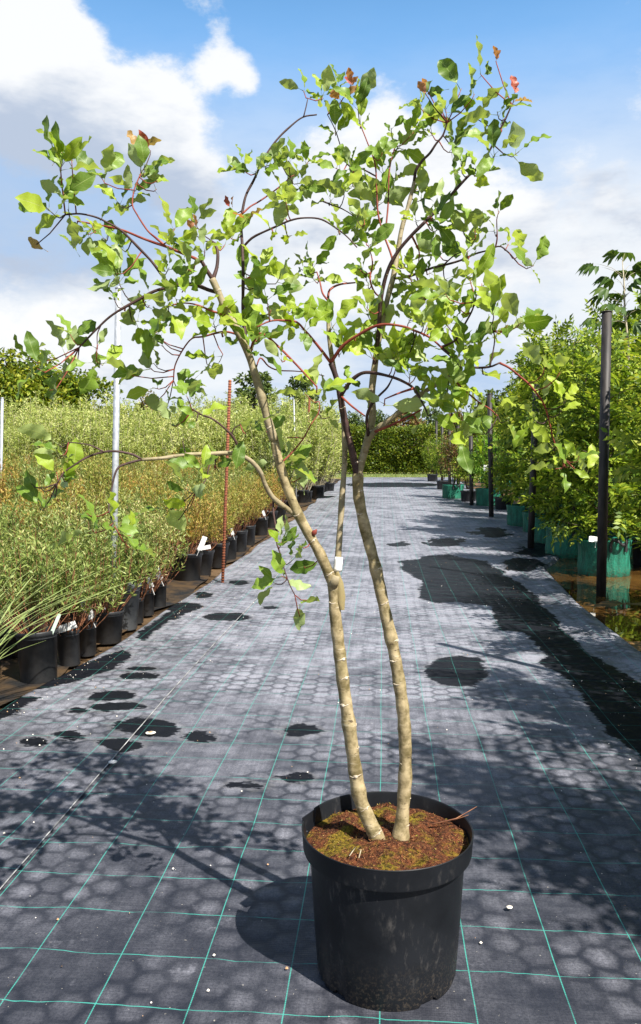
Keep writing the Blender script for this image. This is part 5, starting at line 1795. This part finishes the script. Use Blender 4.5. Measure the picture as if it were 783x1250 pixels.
# rows behind
for (x, y, v_, sc) in [(3.9, 10.6, 1, 1.0), (3.7, 12.2, 2, 1.1), (3.8, 13.8, 3, 1.05), (4.9, 11.8, 0, 1.15), (4.7, 14.0, 1, 1.15), (3.75, 15.6, 0, 1.0), (4.6, 16.3, 2, 1.1),
                       (5.8, 13.2, 3, 1.25), (5.8, 15.6, 0, 1.2), (3.7, 17.6, 1, .95), (4.8, 18.6, 3, 1.05), (3.9, 19.8, 2, .9), (6.0, 18.2, 1, 1.2), (5.2, 21.0, 0, 1.0),
                       (4.4, 22.5, 2, .85), (4.6, 25, 1, .9), (4.9, 28, 3, .9), (6.3, 23.5, 1, 1.1), (4.6, 31, 0, .9), (4.5, 34.5, 2, .95)]:
    bagged((x, y), rs_.random() * 6, ROW[v_], 'rowan rising behind the front green bags', 'rowans behind the front bags', sc, 1.22 if y > 13 else 0.92)
# the row goes on beside the photographer: its crowns shade the lane's right edge
for ni, (x, y, v_, sc, hs) in enumerate([(3.0, 8.0, 3, 0.95, 1.0), (2.95, 6.3, 1, 1.0, 1.05), (2.9, 4.6, 2, 1.0, 1.15), (2.75, 3.0, 0, 1.0, 1.25), (2.5, 1.55, 3, 1.0, 1.25)]):
    bagged((x, y), rs_.random() * 6, ROW[v_], f'rowan in a green bag, {ORD[ni]} before the white-labelled bag', GR, sc, hs)

# --- tall sapling with hand-shaped leaves
sp = G(772, 672)
sp = Vector((sp.x, sp.y, 0)) * 1.02
dep_s = (sp - CAMP).dot(FWD)
sap = empty('tall_sapling', (sp.x, sp.y, gz(sp.x, sp.y) - 0.05), 0, 'tall slim sapling with drooping dark hand-shaped leaves above the rowans', 'sapling')
SPV = Vector(sap.location)
mb = MB()
trunk_px = [(770, 700), (770, 600), (769, 500), (767, 420), (763, 380), (762, 345), (760, 318)]
tp = [P(x, y, dep_s) - SPV for x, y in trunk_px]
tp[0] = Vector((tp[0].x, tp[0].y, 0.02))
mb.tube(tp, [0.03, 0.028, 0.025, 0.02, 0.016, 0.011, 0.006], 8)
mb.build('trunk', M['stem_pale'], sap)
pm, sm = pot_meshes(0.24, 0.36)
child('pot', pm, sap)
child('soil', sm, sap)


def palmate(seed):
    r_ = random.Random(seed)
    V, F = [], []
    for j in range(6):
        a = (j - 2.5) / 2.5 * 1.25
        L_ = 0.20 * (1 - 0.35 * abs(a) / 1.25) * r_.uniform(0.9, 1.1)
        d_ = Vector((math.sin(a), math.cos(a), -0.25)).normalized()
        s_ = Vector((math.cos(a), -math.sin(a), 0))
        w_ = L_ * 0.20
        k = len(V)
        o_ = Vector((0, 0.10, 0))
        V += [o_, o_ + d_ * L_ * .5 + s_ * w_ * .75 + Vector((0, 0, .012)), o_ + d_ * L_ * .75 + s_ * w_ + Vector((0, 0, -.03)), o_ + d_ * L_ + Vector((0, 0, -.09)),
              o_ + d_ * L_ * .75 - s_ * w_ + Vector((0, 0, -.03)), o_ + d_ * L_ * .5 - s_ * w_ * .75 + Vector((0, 0, .012)), o_ + d_ * L_ * .55 + Vector((0, 0, -.012))]
        F += [(k, k + 6, k + 5), (k, k + 1, k + 6), (k + 1, k + 2, k + 6), (k + 6, k + 2, k + 3), (k + 6, k + 3, k + 4), (k + 5, k + 6, k + 4)]
    k = len(V)
    V += [Vector((-.003, 0, 0)), Vector((.003, 0, 0)), Vector((0, .105, 0.003))]
    F += [(k, k + 1, k + 2)]
    return np_mesh('leaf', [tuple(v_ * 1.3) for v_ in V], F, M['chestnut'])


pal = [palmate(s_) for s_ in range(4)]
lp = [(728, 325), (722, 322), (742, 338), (752, 312), (765, 308), (776, 322), (740, 352), (735, 362), (752, 358), (748, 342), (768, 350), (778, 340), (745, 372), (757, 375),
      (772, 378), (780, 362), (750, 388), (762, 392), (726, 388), (738, 392), (775, 395), (786, 350), (790, 375), (758, 330), (770, 330), (786, 330)]
pet = MB()
for i, (x, y) in enumerate(lp):
    tgt = P(x, y, dep_s + rs_.uniform(-.25, .25)) - SPV
    yb = min(max(y + 14, 322), 395)
    c0 = P(np.interp(yb, [318, 345, 380, 420], [760, 762, 763, 767]), yb, dep_s) - SPV
    dr = (tgt - c0)
    dr.z *= 0.4
    dr = dr.normalized()
    st = tgt - dr * 0.14
    pet.tube([c0, c0.lerp(st, .5) + Vector((0, 0, .03)), st], [0.004, 0.003, 0.0025], 4)
    o_ = child('leaf', pal[i % 4], sap)
    nrm = Vector((rs_.gauss(0, .3), rs_.gauss(-.15, .3), 1))
    nrm = (nrm - dr * nrm.dot(dr)).normalized()
    sx = dr.cross(nrm)
    R3 = Matrix((sx, dr, nrm)).transposed().to_4x4()
    R3.translation = st
    o_.matrix_local = R3
pet.build('leaf_stalks', M['stem_pale'], sap)

# ---------------------------------------------------------------- trees and hedge beyond
def crown_tree(seed, H, W_, n, material, trunk_h, L=(0.14, 0.24), squash=1.0, nc=70, tm='stem_dark'):
    """tapered trunk, limbs, leaf clumps spread through an uneven crown"""
    r_ = np.random.default_rng(seed)
    mb = MB()
    mb.tube([Vector((0, 0, -0.1)), Vector((0.05, 0.02, trunk_h)), Vector((0.0, 0.05, H * 0.75))], [0.16, 0.12, 0.03], 8)
    cen = []
    ch = H - trunk_h
    while len(cen) < nc:
        p = r_.uniform(-1, 1, 3)
        if np.linalg.norm(p) < 1 and (np.linalg.norm(p) > 0.45 or r_.random() < 0.3):
            w2 = W_ * (1 + 0.18 * math.sin(3 * math.atan2(p[1], p[0]) + seed))
            cen.append([p[0] * w2, p[1] * w2, trunk_h + ch * (0.5 + 0.48 * p[2])])
    cen = np.array(cen)
    for c in cen[::6]:
        b0 = np.array([0, 0.02, trunk_h + (c[2] - trunk_h) * 0.35])
        mb.tube([Vector(b0), Vector((b0 + c) / 2 + [0, 0, 0.1]), Vector(c)], [0.05, 0.035, 0.012], 5)
    ci = r_.integers(0, nc, n)
    rad = W_ * 0.30
    sz = r_.uniform(0.6, 1.25, nc)[ci]
    pos = cen[ci] + unit(r_.normal(size=(n, 3))) * ((r_.random(n) ** 0.4) * rad * sz)[:, None] * [1, 1, 0.75 * squash]
    dr = unit(unit(pos - cen[ci]) * 0.8 + r_.normal(size=(n, 3)) * 0.6 + [0, 0, -0.1])
    ln = r_.uniform(*L, n)
    V, Q = leaf_quads(pos, dr, unit(r_.normal(size=(n, 3)) * 0.5 + [0.1, -0.1, 0.8]), ln, ln * 0.62)
    return mb.mesh('trunk', M[tm]), np_mesh('crown', V, Q, M[material])


def put_tree(meshes, px, dist, top_py, H0, label, group=None, wide=1.0, name='tree', cat='tree', rz=0.0):
    dr = pix_dir(px, VPY)
    f = dist / math.hypot(dr.x, dr.y)
    x, y = dr.x * f, dr.y * f
    dep = f
    top = CAM_H + (VPY - top_py) / F_PX * dep
    z = gz(x, y) - 0.05
    sc = (top - z) / H0
    root = empty(name, (x, y, z), rz, label, cat, group)
    child('trunk', meshes[0], root, sc=(sc * wide, sc * wide, sc))
    child('crown', meshes[1], root, sc=(sc * wide, sc * wide, sc))
    return root


T1 = crown_tree(700, 5.5, 2.3, 14000, 'broad', 0.7, (0.16, 0.27), nc=90)
T2 = crown_tree(701, 5.5, 1.9, 11000, 'broad', 0.6, (0.16, 0.27), nc=80)
T3 = crown_tree(702, 6.0, 0.95, 4500, 'dim', 1.0, (0.16, 0.26), nc=55)
T4 = crown_tree(703, 5.0, 1.7, 6000, 'copper', 0.8, (0.16, 0.28), nc=60)
T5 = crown_tree(704, 6.0, 2.4, 7000, 'dim', 0.8, (0.22, 0.36), nc=70)
put_tree(T1, 22, 37, 434, 5.5, 'large rounded yellow-green tree standing behind the pale willows', None, 1.0)
put_tree(T2, 98, 38, 452, 5.5, 'second rounded yellow-green tree, right beside the largest one', None, 1.05, rz=1.0)
put_tree(T2, -25, 41, 440, 5.5, 'rounded yellow-green tree behind the grey pipe', None, 1.0, rz=2.0)
put_tree(T2, 62, 42, 458, 5.5, 'lower rounded tree filling in between the two large ones', None, 1.0, rz=3.0)
put_tree(T3, 313, 42, 450, 6.0, 'slim dark green tree rising behind the willows near the rusty rod', None, 1.2)
put_tree(T3, 368, 44, 456, 6.0, 'slim dark green tree behind the willows near the thin rusty rod', None, 1.0, rz=2.0)
put_tree(T4, 182, 44, 483, 5.0, 'dark reddish brown bushy tree behind the grey pipe', None, 0.75)
put_tree(T4, 150, 45, 500, 5.0, 'low brown bush beside the reddish tree', None, 0.8, rz=1.4)
BT = 'trees behind the clipped hedge'
for (px, dist, top, T, h0, wd_, lab) in [(492, 50, 494, T4, 5.0, 1.0, 'reddish brown tree showing above the clipped hedge'),
                                         (462, 52, 502, T5, 6.0, 0.8, 'dull green tree behind the left end of the hedge'),
                                         (528, 52, 500, T5, 6.0, 0.9, 'dull green tree behind the right end of the hedge'),
                                         (560, 50, 503, T4, 5.0, 1.0, 'brownish tree behind the far dark posts'),
                                         (590, 52, 492, T5, 6.0, 1.0, 'dull green tree behind the bright green bush'),
                                         (630, 48, 470, T5, 6.0, 1.0, 'tall dull green tree behind the rowans'),
                                         (430, 55, 505, T5, 6.0, 0.9, 'dull green tree showing between the two stems'),
                                         (400, 56, 500, T3, 6.0, 1.4, 'slim tree farther off behind the willows'),
                                         (345, 60, 500, T5, 6.0, 1.0, 'low dull green tree far behind the willows'),
                                         (260, 60, 505, T5, 6.0, 1.1, 'low dull green tree far behind the rusty rod'),
                                         (215, 58, 505, T5, 6.0, 0.9, 'low dull green tree far off right of the reddish tree'),
                                         (690, 45, 480, T5, 6.0, 1.2, 'dull green tree far behind the rowan rows'),
                                         (760, 45, 470, T5, 6.0, 1.2, 'dull green tree far behind the tall sapling')]:
    put_tree(T, px, dist, top, h0, lab, BT, wd_, rz=px * 0.7)

# clipped hedge closing the lane
hp = G(486, 577)
hx0, hx1, hh = -3.2, 4.5, 2.45
hy = hp.y
hedge = empty('hedge', ((hx0 + hx1) / 2, hy + 0.9, gz(0, hy) - 0.05), 0, 'clipped green hedge closing the end of the lane', 'hedge')
n = 26000
r_ = np.random.default_rng(42)
hw = (hx1 - hx0) / 2
u, v_, face = r_.random(n), r_.random(n), r_.random(n)
X = (u * 2 - 1) * hw
bul = 0.75 * vnoise(X + 50, v_ * 3 + 50, 1.1, 71)
Yh = np.where(face < 0.62, -0.8 - bul, (v_ * 2 - 1) * 0.85)
Zh = np.where(face < 0.62, v_ * hh, hh - 0.1 + 0.6 * vnoise(X + 20, Yh + 20, 1.2, 72))
endm = face > 0.93
X = np.where(endm, np.sign(u - .5) * hw, X)
Zh = np.where(endm, r_.random(n) * hh, Zh)
pos = np.stack([X, Yh, Zh], -1) + r_.normal(size=(n, 3)) * 0.10
dr = unit(np.stack([r_.normal(size=n) * 0.7, np.where(face < 0.62, -0.6, 0), np.where(face < 0.62, 0.4, 1.0)], -1) + r_.normal(size=(n, 3)) * 0.4)
ln = r_.uniform(0.09, 0.17, n)
V, Q = leaf_quads(pos, dr, unit(r_.normal(size=(n, 3)) * 0.6 + [0.1, -0.3, 0.7]), ln, ln * 0.55)
child('foliage', np_mesh('foliage', V, Q, M['hedge']), hedge)
core = MB()
core.box((0, 0.1, hh / 2 - 0.1), (hw * 2 - 0.4, 0.9, hh - 0.5))
core.build('dark_core', M['stem_dark'], hedge)  # plain dark box filling the hedge, stands in for its inner shade

# rough grass strip before the hedge
n = 9000
r_ = np.random.default_rng(43)
X, Yg = r_.uniform(-4, 6, n), r_.uniform(39.6, hy + 0.2, n)
pos = np.stack([X, Yg, GZ(X, Yg) - 0.055], -1)
dr = unit(r_.normal(size=(n, 3)) * 0.35 + [0, 0, 1])
V, Q = leaf_quads(pos, dr, unit(r_.normal(size=(n, 3))), r_.uniform(0.05, 0.16, n), r_.uniform(0.01, 0.025, n))
gs = link(bpy.data.objects.new('grass', np_mesh('grass', V, Q, M['reed'])))
tag(gs, 'strip of dry yellowish grass between the mat end and the hedge', 'grass', kind='stuff')
